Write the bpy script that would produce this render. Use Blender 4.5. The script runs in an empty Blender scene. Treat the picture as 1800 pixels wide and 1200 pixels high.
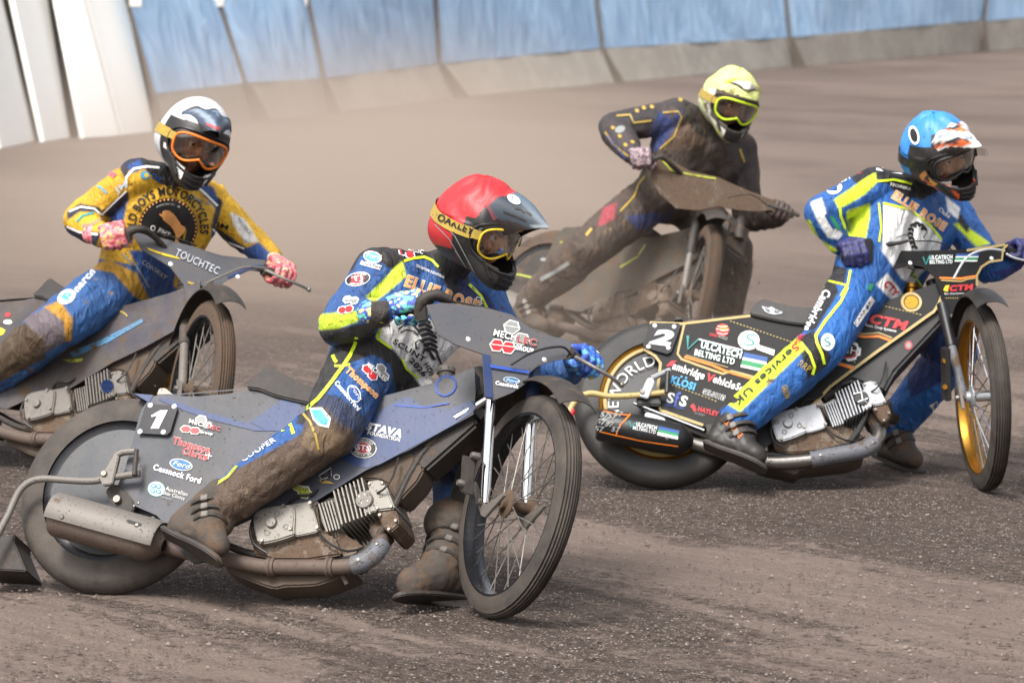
import bpy, bmesh, math, random
from mathutils import Vector as V, Matrix, noise
from mathutils.bvhtree import BVHTree
random.seed(7)
R = math.radians
S = bpy.context.scene
COL = S.collection
# ------------------------------------------------------------------ camera
F = 7410.0                      # focal length in pixels of an 1800 px wide picture
H = 2.17
PITCH = math.atan(754 / F)
CAM = V((0, 0, H))
RT = V((1, 0, 0)); FW = V((0, math.cos(PITCH), -math.sin(PITCH))); UP = V((0, math.sin(PITCH), math.cos(PITCH)))
cd = bpy.data.cameras.new('camera'); cam = bpy.data.objects.new('camera', cd); COL.objects.link(cam)
cam.location = CAM; cam.rotation_euler = (math.pi / 2 - PITCH, 0, 0)
cd.sensor_width = 36; cd.lens = F / 1800 * 36; cd.clip_start = .5; cd.clip_end = 2000
cd.dof.use_dof = True; cd.dof.focus_distance = 13.3; cd.dof.aperture_fstop = 7.0
S.camera = cam
# ------------------------------------------------------------------ sky, sun, exposure
SUN_EL, SUN_AZ = R(56), R(-150)      # azimuth measured from +Y towards +X: high, behind the camera to the left
w = bpy.data.worlds.new('World'); S.world = w; w.use_nodes = True
nt = w.node_tree; bg = nt.nodes['Background']
sky = nt.nodes.new('ShaderNodeTexSky'); sky.sky_type = 'NISHITA'; sky.sun_disc = False
sky.sun_elevation = SUN_EL; sky.sun_rotation = SUN_AZ; sky.air_density = 1.0; sky.dust_density = 5.0; sky.ozone_density = .6
hs = nt.nodes.new('ShaderNodeHueSaturation'); hs.inputs['Saturation'].default_value = .3
nt.links.new(sky.outputs[0], hs.inputs['Color']); nt.links.new(hs.outputs[0], bg.inputs['Color'])
bg.inputs['Strength'].default_value = .15
sl = bpy.data.lights.new('sun', 'SUN'); so = bpy.data.objects.new('sun', sl); COL.objects.link(so)
sl.energy = 1.8; sl.angle = R(14); sl.color = (1, .97, .94)
sd = V((math.sin(SUN_AZ) * math.cos(SUN_EL), math.cos(SUN_AZ) * math.cos(SUN_EL), math.sin(SUN_EL)))
so.rotation_euler = sd.to_track_quat('Z', 'Y').to_euler(); so.location = sd * 30
S.view_settings.view_transform = 'Standard'; S.view_settings.look = 'None'; S.view_settings.exposure = .85; S.view_settings.gamma = 1
# ------------------------------------------------------------------ geometry helpers
def ray(x, y): return RT * ((x - 900) / F) + UP * ((600 - y) / F) + FW
def P(x, y, t): return CAM + ray(x, y) * t
def G(x, y):
    r = ray(x, y); return CAM + r * (-H / r.z)
def pix(v):
    d = v - CAM; z = d.dot(FW); return (900 + F * d.x / z, 600 - F * d.dot(UP) / z)
def perp(a):
    b = V((0, 0, 1)) if abs(a.z) < .9 else V((1, 0, 0)); c = a.cross(b).normalized(); return c, a.cross(c).normalized()
def catmull(pts, n):
    out = []; L = len(pts)
    for i in range(L - 1):
        p0 = pts[max(i - 1, 0)]; p1 = pts[i]; p2 = pts[i + 1]; p3 = pts[min(i + 2, L - 1)]
        for k in range(n):
            t = k / n
            out.append(.5 * ((2 * p1) + (p2 - p0) * t + (2 * p0 - 5 * p1 + 4 * p2 - p3) * t * t + (3 * p1 - p0 - 3 * p2 + p3) * t ** 3))
    out.append(pts[-1]); return out
def sm2(poly, n=4, closed=True):
    """smooth a 2-D polygon"""
    P2 = [V((a[0], a[1])) for a in poly]
    if closed: P2 = [P2[-1]] + P2 + [P2[0], P2[1]]
    c = catmull(P2, n)
    return [(p.x, p.y) for p in (c[n:-n - 1] if closed else c)]
def circ(cx, cy, rx, ry=None, n=24, rot=0):
    ry = ry or rx; c, s = math.cos(R(rot)), math.sin(R(rot)); o = []
    for k in range(n):
        a = 2 * math.pi * k / n; x, y = rx * math.cos(a), ry * math.sin(a)
        o.append((cx + x * c - y * s, cy + x * s + y * c))
    return o
def stroke(pts, w, closed=False):
    """polyline -> list of quads of width w (pixels); w may be a list"""
    q = []; n = len(pts); W = w if isinstance(w, (list, tuple)) else [w] * n
    L, Rr = [], []
    for i in range(n):
        a = V(pts[i - 1] if (i > 0 or closed) else pts[i]); b = V(pts[(i + 1) % n] if (i < n - 1 or closed) else pts[i])
        d = (b - a); d = d / max(d.length, 1e-6); nn = V((-d.y, d.x)) * W[i] / 2; p = V(pts[i]); L.append(p + nn); Rr.append(p - nn)
    for i in range(n if closed else n - 1):
        j = (i + 1) % n; q.append([tuple(L[i]), tuple(L[j]), tuple(Rr[j]), tuple(Rr[i])])
    return q
# ------------------------------------------------------------------ materials
MATS = {}
def srgb(c):
    if isinstance(c, str):
        c = [int(c[i:i + 2], 16) / 255 for i in (0, 2, 4)]
    return tuple((x / 12.92 if x <= .04045 else ((x + .055) / 1.055) ** 2.4) for x in c[:3])
MUDC = srgb('5a4736'); MUDC2 = srgb('7a654d')
MUD = srgb('574536'); DUST = srgb('6d6257')
class N:
    def __init__(s, m): s.nt = m.node_tree; s.n = s.nt.nodes; s.l = s.nt.links
    def new(s, t, **k):
        n = s.n.new(t)
        for a, b in k.items():
            if a in n.inputs.keys(): n.inputs[a].default_value = b
            else: setattr(n, a, b)
        return n
    def mix(s, f, a, b):
        m = s.n.new('ShaderNodeMix'); m.data_type = 'RGBA'
        for sock, v in ((m.inputs[0], f), (m.inputs[6], a), (m.inputs[7], b)):
            if hasattr(v, 'links'): s.l.new(v, sock)
            elif isinstance(v, (int, float)): sock.default_value = v
            else: sock.default_value = (*v[:3], 1)
        return m.outputs[2]
    def ramp(s, src, p0, p1, a=0., b=1.):
        m = s.n.new('ShaderNodeMapRange'); m.inputs[1].default_value = p0; m.inputs[2].default_value = p1
        m.inputs[3].default_value = a; m.inputs[4].default_value = b; s.l.new(src, m.inputs[0]); return m.outputs[0]
    def math(s, op, a, b=0.):
        m = s.n.new('ShaderNodeMath'); m.operation = op
        for i, v in enumerate((a, b)):
            if hasattr(v, 'links'): s.l.new(v, m.inputs[i])
            else: m.inputs[i].default_value = v
        return m.outputs[0]
    def noise(s, vec, sc, det=4, rough=.6, dist=0):
        n = s.new('ShaderNodeTexNoise'); n.inputs['Scale'].default_value = sc; n.inputs['Detail'].default_value = det
        n.inputs['Roughness'].default_value = rough; n.inputs['Distortion'].default_value = dist; s.l.new(vec, n.inputs['Vector']); return n.outputs['Fac']
def mat(name, col=None, rough=.5, metal=0., mud=.15, dust=.2, bump=.15, bsc=60, attr=False, fabric=False, alt=None, altsc=3, coat=0., mudc=None, spec=.5):
    """mud = share of surface under mud spots, dust = even film of track dust"""
    if name in MATS: return MATS[name]
    m = bpy.data.materials.new(name); m.use_nodes = True; k = N(m); b = k.n['Principled BSDF']
    tc = k.new('ShaderNodeTexCoord').outputs['Object']
    if attr:
        c = k.new('ShaderNodeAttribute', attribute_name='Col').outputs['Color']
    else:
        c = srgb(col) if isinstance(col, str) else col
    if alt: c = k.mix(k.ramp(k.noise(tc, altsc, 5), .4, .6), c, srgb(alt))
    base = c
    if dust: c = k.mix(k.ramp(k.noise(tc, 9, 6, .7), .3, .75, dust * .18, min(1, dust * 1.1)), c, DUST)
    if mud:
        nz = k.noise(tc, 14, 9, .72); mk_ = k.ramp(nz, .72 - mud * .55, .78 - mud * .5)
        c = k.mix(mk_, c, mudc or MUD)
        sp = k.ramp(k.noise(tc, 120, 2, .5), .70 - mud * .25, .74 - mud * .25); c = k.mix(sp, c, srgb('4a3b30'))
        rr = k.math('MAXIMUM', mk_, sp); rr = k.ramp(rr, 0, 1, rough, .9); k.l.new(rr, b.inputs['Roughness'])
        if metal: k.l.new(k.ramp(mk_, 0, 1, metal, 0), b.inputs['Metallic'])
    else:
        b.inputs['Roughness'].default_value = rough; b.inputs['Metallic'].default_value = metal
    if hasattr(c, 'links'): k.l.new(c, b.inputs['Base Color'])
    else: b.inputs['Base Color'].default_value = (*c, 1)
    b.inputs['Specular IOR Level'].default_value = spec
    if coat: b.inputs['Coat Weight'].default_value = coat; b.inputs['Coat Roughness'].default_value = .15
    if bump:
        bp = k.new('ShaderNodeBump'); bp.inputs['Distance'].default_value = .004
        if fabric:
            mp = k.new('ShaderNodeMapping'); mp.inputs['Scale'].default_value = (1, 1, .45); mp.inputs['Rotation'].default_value = (.3, .6, .2); k.l.new(tc, mp.inputs[0])
            h = k.math('ADD', k.math('MULTIPLY', k.noise(mp.outputs[0], 26, 3, .5, .8), 2.2), k.math('MULTIPLY', k.noise(tc, 230, 3), .3)); bp.inputs['Distance'].default_value = .012
        else: h = k.noise(tc, bsc, 6, .65)
        bp.inputs['Strength'].default_value = bump; k.l.new(h, bp.inputs['Height']); k.l.new(bp.outputs[0], b.inputs['Normal'])
    MATS[name] = m; return m
# ------------------------------------------------------------------ scene objects
PARTS = []
def label(o, lab, cat, group=None, kind=None):
    if lab: o['label'] = lab
    if cat: o['category'] = cat
    if group: o['group'] = group
    if kind: o['kind'] = kind
def thing(name, loc, lab, cat, group=None):
    o = bpy.data.objects.new(name, None); COL.objects.link(o); o.location = loc; o.empty_display_size = .2
    label(o, lab, cat, group); return o
class Part:
    def __init__(s, name, parent=None, mats=None, smooth=35, lab=None):
        s.name = name; s.parent = parent; s.v = []; s.f = []; s.fm = []; s.mats = list(mats) if mats else []; s.smooth = smooth; s.lab = lab; s._b = None; s.col = None
        s.obj = None; PARTS.append(s)
    def mi(s, m):
        if m is None: return 0
        if isinstance(m, str): m = MATS[m]
        if m not in s.mats: s.mats.append(m)
        return s.mats.index(m)
    def add(s, vs, fs, m=None):
        o = len(s.v); i = s.mi(m); s.v += [V(a) for a in vs]; s.f += [tuple(o + j for j in f) for f in fs]; s.fm += [i] * len(fs); s._b = None; return s
    def addbm(s, bm, m=None):
        bm.verts.index_update(); s.add([a.co.copy() for a in bm.verts], [[x.index for x in f.verts] for f in bm.faces], m); bm.free(); return s
    def tube(s, pts, r, m=None, seg=12, sub=1, caps=True, flat=None):
        pts = [V(p) for p in pts]; n0 = len(pts); rs = list(r) if isinstance(r, (list, tuple)) else [r] * n0
        if sub > 1:
            c = catmull(pts, sub); rr = []
            for i in range(n0 - 1):
                for k in range(sub): rr.append(rs[i] + (rs[i + 1] - rs[i]) * k / sub)
            rr.append(rs[-1]); pts, rs = c, rr
        vs, fs = [], []; n = len(pts); prev = None
        for i in range(n):
            d = (pts[min(i + 1, n - 1)] - pts[max(i - 1, 0)]).normalized()
            if prev is None: a, _ = perp(d)
            else:
                a = prev - d * prev.dot(d)
                a = a.normalized() if a.length > 1e-5 else perp(d)[0]
            prev = a; b = d.cross(a)
            for k in range(seg):
                t = 2 * math.pi * k / seg; vs.append(pts[i] + (a * math.cos(t) + b * math.sin(t)) * rs[i])
        for i in range(n - 1):
            for k in range(seg):
                k2 = (k + 1) % seg; fs.append((i * seg + k, i * seg + k2, (i + 1) * seg + k2, (i + 1) * seg + k))
        if caps: fs.append(tuple(range(seg))[::-1]); fs.append(tuple((n - 1) * seg + k for k in range(seg)))
        return s.add(vs, fs, m)
    def lathe(s, c, ax, prof, m=None, seg=32, a0=0, a1=360, e=None):
        ax = ax.normalized(); a = e if e else perp(ax)[0]; a = (a - ax * a.dot(ax)).normalized(); b = ax.cross(a); full = abs(a1 - a0) >= 359.9
        ns = seg if full else seg + 1; vs, fs = [], []
        for k in range(ns):
            t = R(a0 + (a1 - a0) * k / seg); d = a * math.cos(t) + b * math.sin(t)
            for (r, h) in prof: vs.append(c + d * r + ax * h)
        n = len(prof)
        for k in range(seg):
            k2 = (k + 1) % ns
            for i in range(n - 1): fs.append((k * n + i, k2 * n + i, k2 * n + i + 1, k * n + i + 1))
        return s.add(vs, fs, m)
    def prism(s, pts, vec, m=None, bev=0., back=None):
        bm = bmesh.new(); vec = V(vec)
        a = [bm.verts.new(p) for p in pts]; f = bm.faces.new(a)
        r = bmesh.ops.extrude_face_region(bm, geom=[f]); nv = [g for g in r['geom'] if isinstance(g, bmesh.types.BMVert)]
        for x in nv: x.co += vec
        bmesh.ops.recalc_face_normals(bm, faces=bm.faces)
        if bev: bmesh.ops.bevel(bm, geom=list(bm.edges), offset=bev, segments=2, affect='EDGES', clamp_overlap=True)
        bmesh.ops.triangulate(bm, faces=[q for q in bm.faces if len(q.verts) > 4])
        return s.addbm(bm, m)
    def box(s, c, ax, m=None, bev=0.):
        """ax = three half-extent vectors"""
        x, y, z = [V(a) for a in ax]; c = V(c)
        return s.prism([c - x - y - z, c + x - y - z, c + x + y - z, c - x + y - z], z * 2, m, bev)
    def ball(s, c, r, m=None, ax=None, seg=16):
        bm = bmesh.new(); bmesh.ops.create_uvsphere(bm, u_segments=seg, v_segments=seg // 2 + 2, radius=1)
        A = ax or (V((1, 0, 0)), V((0, 1, 0)), V((0, 0, 1))); rr = r if isinstance(r, (tuple, list)) else (r, r, r)
        for q in bm.verts: q.co = V(c) + A[0] * q.co.x * rr[0] + A[1] * q.co.y * rr[1] + A[2] * q.co.z * rr[2]
        return s.addbm(bm, m)
    def capsule(s, a, b, ra, rb, m=None, seg=14):
        a, b = V(a), V(b); d = (b - a); L = d.length; d.normalize(); pts, rs = [], []
        for k in range(6):
            t = k / 5 * math.pi / 2; pts.append(a - d * ra * math.cos(t)); rs.append(max(ra * math.sin(t), 1e-4))
        for k in range(6):
            t = k / 5 * math.pi / 2; pts.append(b + d * rb * math.sin(t)); rs.append(max(rb * math.cos(t), 1e-4))
        return s.tube(pts, rs, m, seg)
    def bvh(s):
        if s._b is None: s._b = BVHTree.FromPolygons(s.v, s.f)
        return s._b
    # ---- writing and marks laid on the surface: 2-D pixel shapes dropped on the part along the line of sight
    def decal(s, polys, m, off=.0025, grid=0, tol=.25, bm=None, anchor=None):
        base = s.__dict__.setdefault('_base', None)
        if base is None: s._base = s.bvh()
        T = s._base
        if bm is None:
            bm = bmesh.new()
            for p in polys:
                if len(p) < 3: continue
                try: bm.faces.new([bm.verts.new((a[0], a[1], 0)) for a in p])
                except Exception: pass
        if grid:
            xs = [q.co.x for q in bm.verts]; ys = [q.co.y for q in bm.verts]
            if not xs: return s
            x = math.floor(min(xs) / grid) * grid + grid
            while x < max(xs): bmesh.ops.bisect_plane(bm, geom=bm.verts[:] + bm.edges[:] + bm.faces[:], plane_co=(x, 0, 0), plane_no=(1, 0, 0)); x += grid
            y = math.floor(min(ys) / grid) * grid + grid
            while y < max(ys): bmesh.ops.bisect_plane(bm, geom=bm.verts[:] + bm.edges[:] + bm.faces[:], plane_co=(0, y, 0), plane_no=(0, 1, 0)); y += grid
        bmesh.ops.triangulate(bm, faces=[q for q in bm.faces if len(q.verts) > 4])
        kill = []; ts = []; pl = None
        if not grid:
            for q in bm.verts:
                d = ray(q.co.x, q.co.y).normalized(); h = T.ray_cast(CAM, d)
                if h[0] is not None:
                    if pl is None or (h[0] - CAM).length < (pl[0] - CAM).length: pl = (h[0], h[1] if h[1].dot(d) < 0 else -h[1])
        for q in bm.verts:
            d = ray(q.co.x, q.co.y).normalized(); h = T.ray_cast(CAM, d)
            if pl is not None and (h[0] is None or abs((h[0] - pl[0]).dot(pl[1])) > .004): h = (CAM + d * ((pl[0] - CAM).dot(pl[1]) / d.dot(pl[1])), pl[1])
            if h[0] is None: kill.append(q)
            else:
                nn = h[1]; nn = nn if nn.dot(d) < 0 else -nn
                t = (h[0] - CAM).length; ts.append(t); q.co = h[0] + (nn - d).normalized() * off
        if not ts: bm.free(); return s
        ts.sort(); md = ts[len(ts) // 4]
        for q in bm.verts:
            if q not in kill and abs((q.co - CAM).length - md) > tol: kill.append(q)
        if kill: bmesh.ops.delete(bm, geom=list(set(kill)), context='VERTS')
        for f in list(bm.faces):
            f.normal_update()
            if f.normal.dot(ray(900, 600)) > 0: f.normal_flip()
        return s.addbm(bm, m)
    def text(s, st, p0, p1, h, m, shear=0., bold=0., up=None, off=.004, grid=0, cap=True, edge=None, tol=.25):
        vs, fs, wd, x0 = glyphs(st, bold); p0, p1 = V(p0), V(p1); bx = (p1 - p0) / wd; d = (p1 - p0).normalized()
        u = V(up).normalized() if up else V((d.y, -d.x))
        if edge: s.text(st, p0, p1, h, edge[0], shear, bold + edge[1], up, off - .0015, grid, tol=tol)
        bm = bmesh.new(); q = []
        for (x, y) in vs:
            p = p0 + bx * (x - x0 + shear * y) + u * (y / CAPH * h); q.append(bm.verts.new((p.x, p.y, 0)))
        for f in fs:
            try: bm.faces.new([q[i] for i in f])
            except Exception: pass
        return s.decal(None, m, off, grid, tol, bm)
    def arctext(s, st, c, rx, ry, a0, a1, h, m, off=.004, grid=0, bold=.02, rot=0, inward=False):
        """letters round an ellipse, angles clockwise from up in degrees"""
        vs, fs, wd, x0 = glyphs(st, bold); bm = bmesh.new(); q = []; cr, sr = math.cos(R(rot)), math.sin(R(rot))
        for (x, y) in vs:
            a = R(a0 + (a1 - a0) * (x - x0) / wd); k = 1 + (y / CAPH * h) / ((rx + ry) / 2) * (-1 if inward else 1)
            X, Y = math.sin(a) * rx * k, -math.cos(a) * ry * k; q.append(bm.verts.new((c[0] + X * cr - Y * sr, c[1] + X * sr + Y * cr, 0)))
        for f in fs:
            try: bm.faces.new([q[i] for i in f])
            except Exception: pass
        return s.decal(None, m, off, grid, .25, bm)
    # ---- union of the collected closed shapes into one continuous surface
    def fuse(s, voxel=.007, smooth=6, fac=.5):
        me = bpy.data.meshes.new('tmp'); me.from_pydata(s.v, [], s.f); o = bpy.data.objects.new('tmp', me); COL.objects.link(o)
        r = o.modifiers.new('r', 'REMESH'); r.mode = 'VOXEL'; r.voxel_size = voxel; r.adaptivity = 0
        if smooth: q = o.modifiers.new('s', 'SMOOTH'); q.iterations = smooth; q.factor = fac
        dg = bpy.context.evaluated_depsgraph_get(); e = o.evaluated_get(dg); m2 = e.to_mesh()
        s.v = [a.co.copy() for a in m2.vertices]; s.f = [tuple(p.vertices) for p in m2.polygons]; s.fm = [0] * len(s.f); s._b = None
        s.vn = [a.normal.copy() for a in m2.vertices]
        e.to_mesh_clear(); bpy.data.objects.remove(o); bpy.data.meshes.remove(me); return s
    def wrinkle(s, amp=.004, sc=11, sx=(1, 1, .5)):
        for i, p in enumerate(s.v):
            q = V((p.x * sx[0], p.y * sx[1], p.z * sx[2])) * sc
            q += noise.noise_vector(q * .6) * .9
            a = 1 - abs(noise.noise(q)) * 2.6; b = noise.noise(q * 2.3)
            s.v[i] = p + s.vn[i] * amp * (a * .8 + b * .7)
        s._b = None; return s
    def paint(s, default, areas, mudz=.25):
        """areas: (pixel polygon or function, colour) - cloth colours of the suit"""
        prep = []
        for a, c in areas:
            prep.append((a, srgb(c) if isinstance(c, str) else c, None if callable(a) else (min(p[0] for p in a), max(p[0] for p in a), min(p[1] for p in a), max(p[1] for p in a))))
        D = srgb(default); s.col = []
        for v in s.v:
            x0, y0 = pix(v); near = [t for t in prep if t[2] is None or (t[2][0] - 2 <= x0 <= t[2][1] + 2 and t[2][2] - 2 <= y0 <= t[2][3] + 2)]; acc = [0, 0, 0]
            for dx, dy in ((0, 0), (1.6, .6), (-.6, 1.6), (-1.6, -.6), (.6, -1.6)):
                x, y = x0 + dx, y0 + dy; c = D
                for a, k, bb in near:
                    if bb is None:
                        if a(v, x, y): c = k
                    elif inside(a, x, y): c = k
                acc = [acc[i] + c[i] / 5 for i in range(3)]
            if mudz is not None and acc[0] + acc[1] + acc[2] > 0:     # cloth fading and mud spatter, heavier towards the ground
                k = 1 + .22 * noise.noise(v * 7) + .14 * noise.noise(v * 31); mz = noise.noise(v * 13) + .6 * noise.noise(v * 37) + .45 * noise.noise(v * 95); th_ = mudz + v.z * .75
                f = max(0, min(1, (mz - th_) * 5)); mc = MUDC if noise.noise(v * 21 + V((5, 5, 5))) > -.1 else MUDC2; acc = [acc[i] * k * (1 - f) + mc[i] * f for i in range(3)]
            s.col.append(tuple(acc))
        return s
    def finish(s):
        if s.obj or not s.v: return s.obj
        me = bpy.data.meshes.new(s.name); o = bpy.data.objects.new(s.name, me); COL.objects.link(o)
        off = V((0, 0, 0)); par = None
        if s.parent is not None:
            if isinstance(s.parent, Part): par = s.parent.finish(); off = s.parent.off
            else: par = s.parent; off = V(par.location)
        else:
            off = V(getattr(s, 'origin', None) or (0, 0, 0)); o.location = off
        s.off = off
        me.from_pydata([a - off for a in s.v], [], s.f)
        for m in s.mats: me.materials.append(m)
        me.polygons.foreach_set('material_index', s.fm); me.validate(verbose=False)
        if s.smooth:
            me.polygons.foreach_set('use_smooth', [True] * len(me.polygons)); me.set_sharp_from_angle(angle=R(s.smooth))
        if s.col:
            ca = me.color_attributes.new('Col', 'FLOAT_COLOR', 'POINT'); flat = []
            for i in range(len(me.vertices)): c = s.col[i] if i < len(s.col) else (1, 1, 1); flat += [c[0], c[1], c[2], 1]
            ca.data.foreach_set('color', flat)
        if par: o.parent = par
        if s.lab: o['label'] = s.lab
        me.update(); s.obj = o; return o
def inside(poly, x, y):
    c = False; j = len(poly) - 1
    for i in range(len(poly)):
        xi, yi = poly[i]; xj, yj = poly[j]
        if (yi > y) != (yj > y) and x < (xj - xi) * (y - yi) / (yj - yi) + xi: c = not c
        j = i
    return c
GL = {}
def glyphs(st, bold):
    k = (st, bold)
    if k not in GL:
        cu = bpy.data.curves.new('t', 'FONT'); cu.body = st; cu.offset = bold; cu.resolution_u = 3; cu.fill_mode = 'FRONT'; cu.space_character = 1.06 + bold * 1.5
        o = bpy.data.objects.new('t', cu); COL.objects.link(o); dg = bpy.context.evaluated_depsgraph_get(); e = o.evaluated_get(dg); me = e.to_mesh()
        vs = [(a.co.x, a.co.y) for a in me.vertices]; fs = [tuple(p.vertices) for p in me.polygons]
        x0 = min(a[0] for a in vs); x1 = max(a[0] for a in vs); e.to_mesh_clear(); bpy.data.objects.remove(o); bpy.data.curves.remove(cu)
        GL[k] = (vs, fs, x1 - x0, x0)
    return GL[k]
_g = glyphs('H', 0); CAPH = max(a[1] for a in _g[0])
def hexa(cx, cy, r, rot=0, sq=1., n=6):
    return [(cx + r * math.cos(R(60 * k + rot)), cy + r * sq * math.sin(R(60 * k + rot))) for k in range(n)]
# ------------------------------------------------------------------ materials
mat('rubber', '201e1d', .75, mud=.2, dust=.5, bump=.4, bsc=90)
mat('rubber_muddy', '2e2824', .85, mud=.6, dust=.5, bump=.8, bsc=50)
mat('rubber_black', '17181a', .6, mud=.05, dust=.16, bump=.3, bsc=90)
mat('chrome', 'e8e8e8', .12, metal=1., mud=.04, dust=.04, bump=.02)
mat('steel', '85817b', .42, metal=.7, mud=.18, dust=.35, bump=.2)
mat('steel_dusty', '75716c', .6, metal=.3, mud=.2, dust=.45, bump=.35, bsc=35)
mat('alloy_white', '88847c', .55, metal=.2, mud=.22, dust=.3, bump=.25)
mat('alloy_clean', '9fa1a4', .38, metal=.5, mud=.05, dust=.08, bump=.15)
mat('alloy_muddy', '6e6153', .8, mud=.55, dust=.7, bump=.9, bsc=40)
mat('pipe_brown', '55463f', .7, metal=.2, mud=.25, dust=.55, bump=.3)
mat('pipe_grey', '5d626b', .65, metal=.15, mud=.35, dust=.35, bump=.3)
mat('pipe_steel', '8b8782', .3, metal=.85, mud=.22, dust=.15, bump=.2)
mat('black_plastic', '0f1013', .45, mud=.08, dust=.12, bump=.1)
mat('black_clean', '101114', .4, mud=.03, dust=.05, bump=.1)
mat('black_muddy', '1b1918', .65, mud=.28, dust=.25, bump=.5)
mat('mud', '46392f', .9, mud=.3, dust=.4, bump=1., bsc=35)
mat('rim_dark', '0f141c', .25, metal=.3, mud=.06, dust=.12, bump=.05)
mat('rim_gold', 'a5762a', .34, metal=.9, mud=.06, dust=.08, bump=.05)
mat('disc_slate', '2f3840', .5, mud=.12, dust=.4, bump=.1)
mat('disc_black', '1d1f22', .45, mud=.05, dust=.12, bump=.1)
mat('gold_line', 'b09a62', .5, mud=.06, dust=.12, bump=0)
mat('panel_slate', '232d38', .5, mud=.13, dust=.36, bump=.12, alt='2b3850', altsc=2.2)
mat('panel_blue', '0f3162', .45, mud=.16, dust=.2, bump=.1)
mat('panel_black', '0d0e10', .5, mud=.02, dust=.05, bump=.08, spec=.3)
mat('panel_muddy', '262c40', .7, mud=.32, dust=.5, bump=.35, alt='33302d', altsc=3)
mat('panel_green_muddy', '35352c', .8, mud=.4, dust=.55, bump=.45, alt='302d29', altsc=3)
mat('shield_grey', '474d57', .5, mud=.12, dust=.5, bump=.15)
mat('shield_mud', '5a5446', .85, mud=.6, dust=.85, bump=.6, bsc=30)
mat('seat_mud', '18181a', .65, mud=.28, dust=.25, bump=.5)
mat('seat_black', '17181c', .5, mud=.05, dust=.18, bump=.2)
mat('suit', attr=True, rough=.62, mud=.16, dust=.16, bump=1., fabric=True)
mat('suit_muddy', attr=True, rough=.8, mud=.3, dust=.3, bump=.9, fabric=True)
mat('suit_clean', attr=True, rough=.6, mud=.07, dust=.07, bump=1., fabric=True)
mat('glove', attr=True, rough=.6, mud=.15, dust=.15, bump=.5)
mat('boot_mud', '2e2a27', .8, mud=.42, dust=.4, bump=.9, bsc=30)
mat('boot_black', '161515', .5, mud=.12, dust=.15, bump=.3)
mat('helmet', attr=True, rough=.48, mud=.14, dust=.14, bump=.15, coat=.0)
mat('helmet_dirty', attr=True, rough=.5, mud=.3, dust=.2, bump=.2)
mat('skin', 'c08a70', .5, mud=0, dust=0, bump=.1, bsc=150)
mat('tyre_groove', '1b1917', .9, mud=.1, dust=.2, bump=0)
def flat(name, c, dust=.12, mud=.08, rough=.55, **k): return mat('ink_' + name, c, rough, mud=mud, dust=dust, bump=0, **k)
flat('white', 'f2f2f0'); flat('white_dusty', 'e4e2dc', .3, .12); flat('red', 'c8222e'); flat('red_dusty', 'b23b44', .3, .1); flat('lime', 'd3ee2c', .06, .06)
flat('lime_muddy', 'b6bd3a', .35, .3); flat('blue', '1f5096'); flat('sky', '3f9fd0'); flat('royal', '2a4fa6'); flat('navy', '14204a'); flat('black', '111114', .08, .04)
flat('orange', 'ef7d22'); flat('peach', 'f0a860'); flat('teal', '1c8a86'); flat('green', '1d8a57'); flat('yellow', 'e6c32a'); flat('yellow_muddy', 'b89a35', .4, .2)
flat('gold', 'b09a62'); flat('silver', 'b9bec4'); flat('pink', 'd6487a'); flat('purple', '3c2a70'); flat('sky_muddy', '3f7fa8', .45, .3); flat('pale_teal', 'a9d8d2', .3); flat('slate', '8e9290', .3); flat('ford', '1d6a9c', .25, .1); flat('brown', '6b4a36')
def glass(name, tint, a, rough=.04):
    m = bpy.data.materials.new(name); m.use_nodes = True; k = N(m); k.n.clear()
    o = k.new('ShaderNodeOutputMaterial'); t = k.new('ShaderNodeBsdfTransparent'); g = k.new('ShaderNodeBsdfGlossy'); t.inputs[0].default_value = (*srgb(tint), 1); g.inputs['Roughness'].default_value = rough
    mx = k.new('ShaderNodeMixShader'); lw = k.new('ShaderNodeLayerWeight'); lw.inputs[0].default_value = .45
    f = k.ramp(lw.outputs['Facing'], 0, 1, a, .75); k.l.new(f, mx.inputs[0]); k.l.new(t.outputs[0], mx.inputs[1]); k.l.new(g.outputs[0], mx.inputs[2]); k.l.new(mx.outputs[0], o.inputs[0]); MATS[name] = m
glass('lens_clear', 'f0ebe2', .16); glass('lens_smoke', 'd8c6ae', .18); glass('tearoff', 'f4f4f4', .15, .25)
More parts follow.
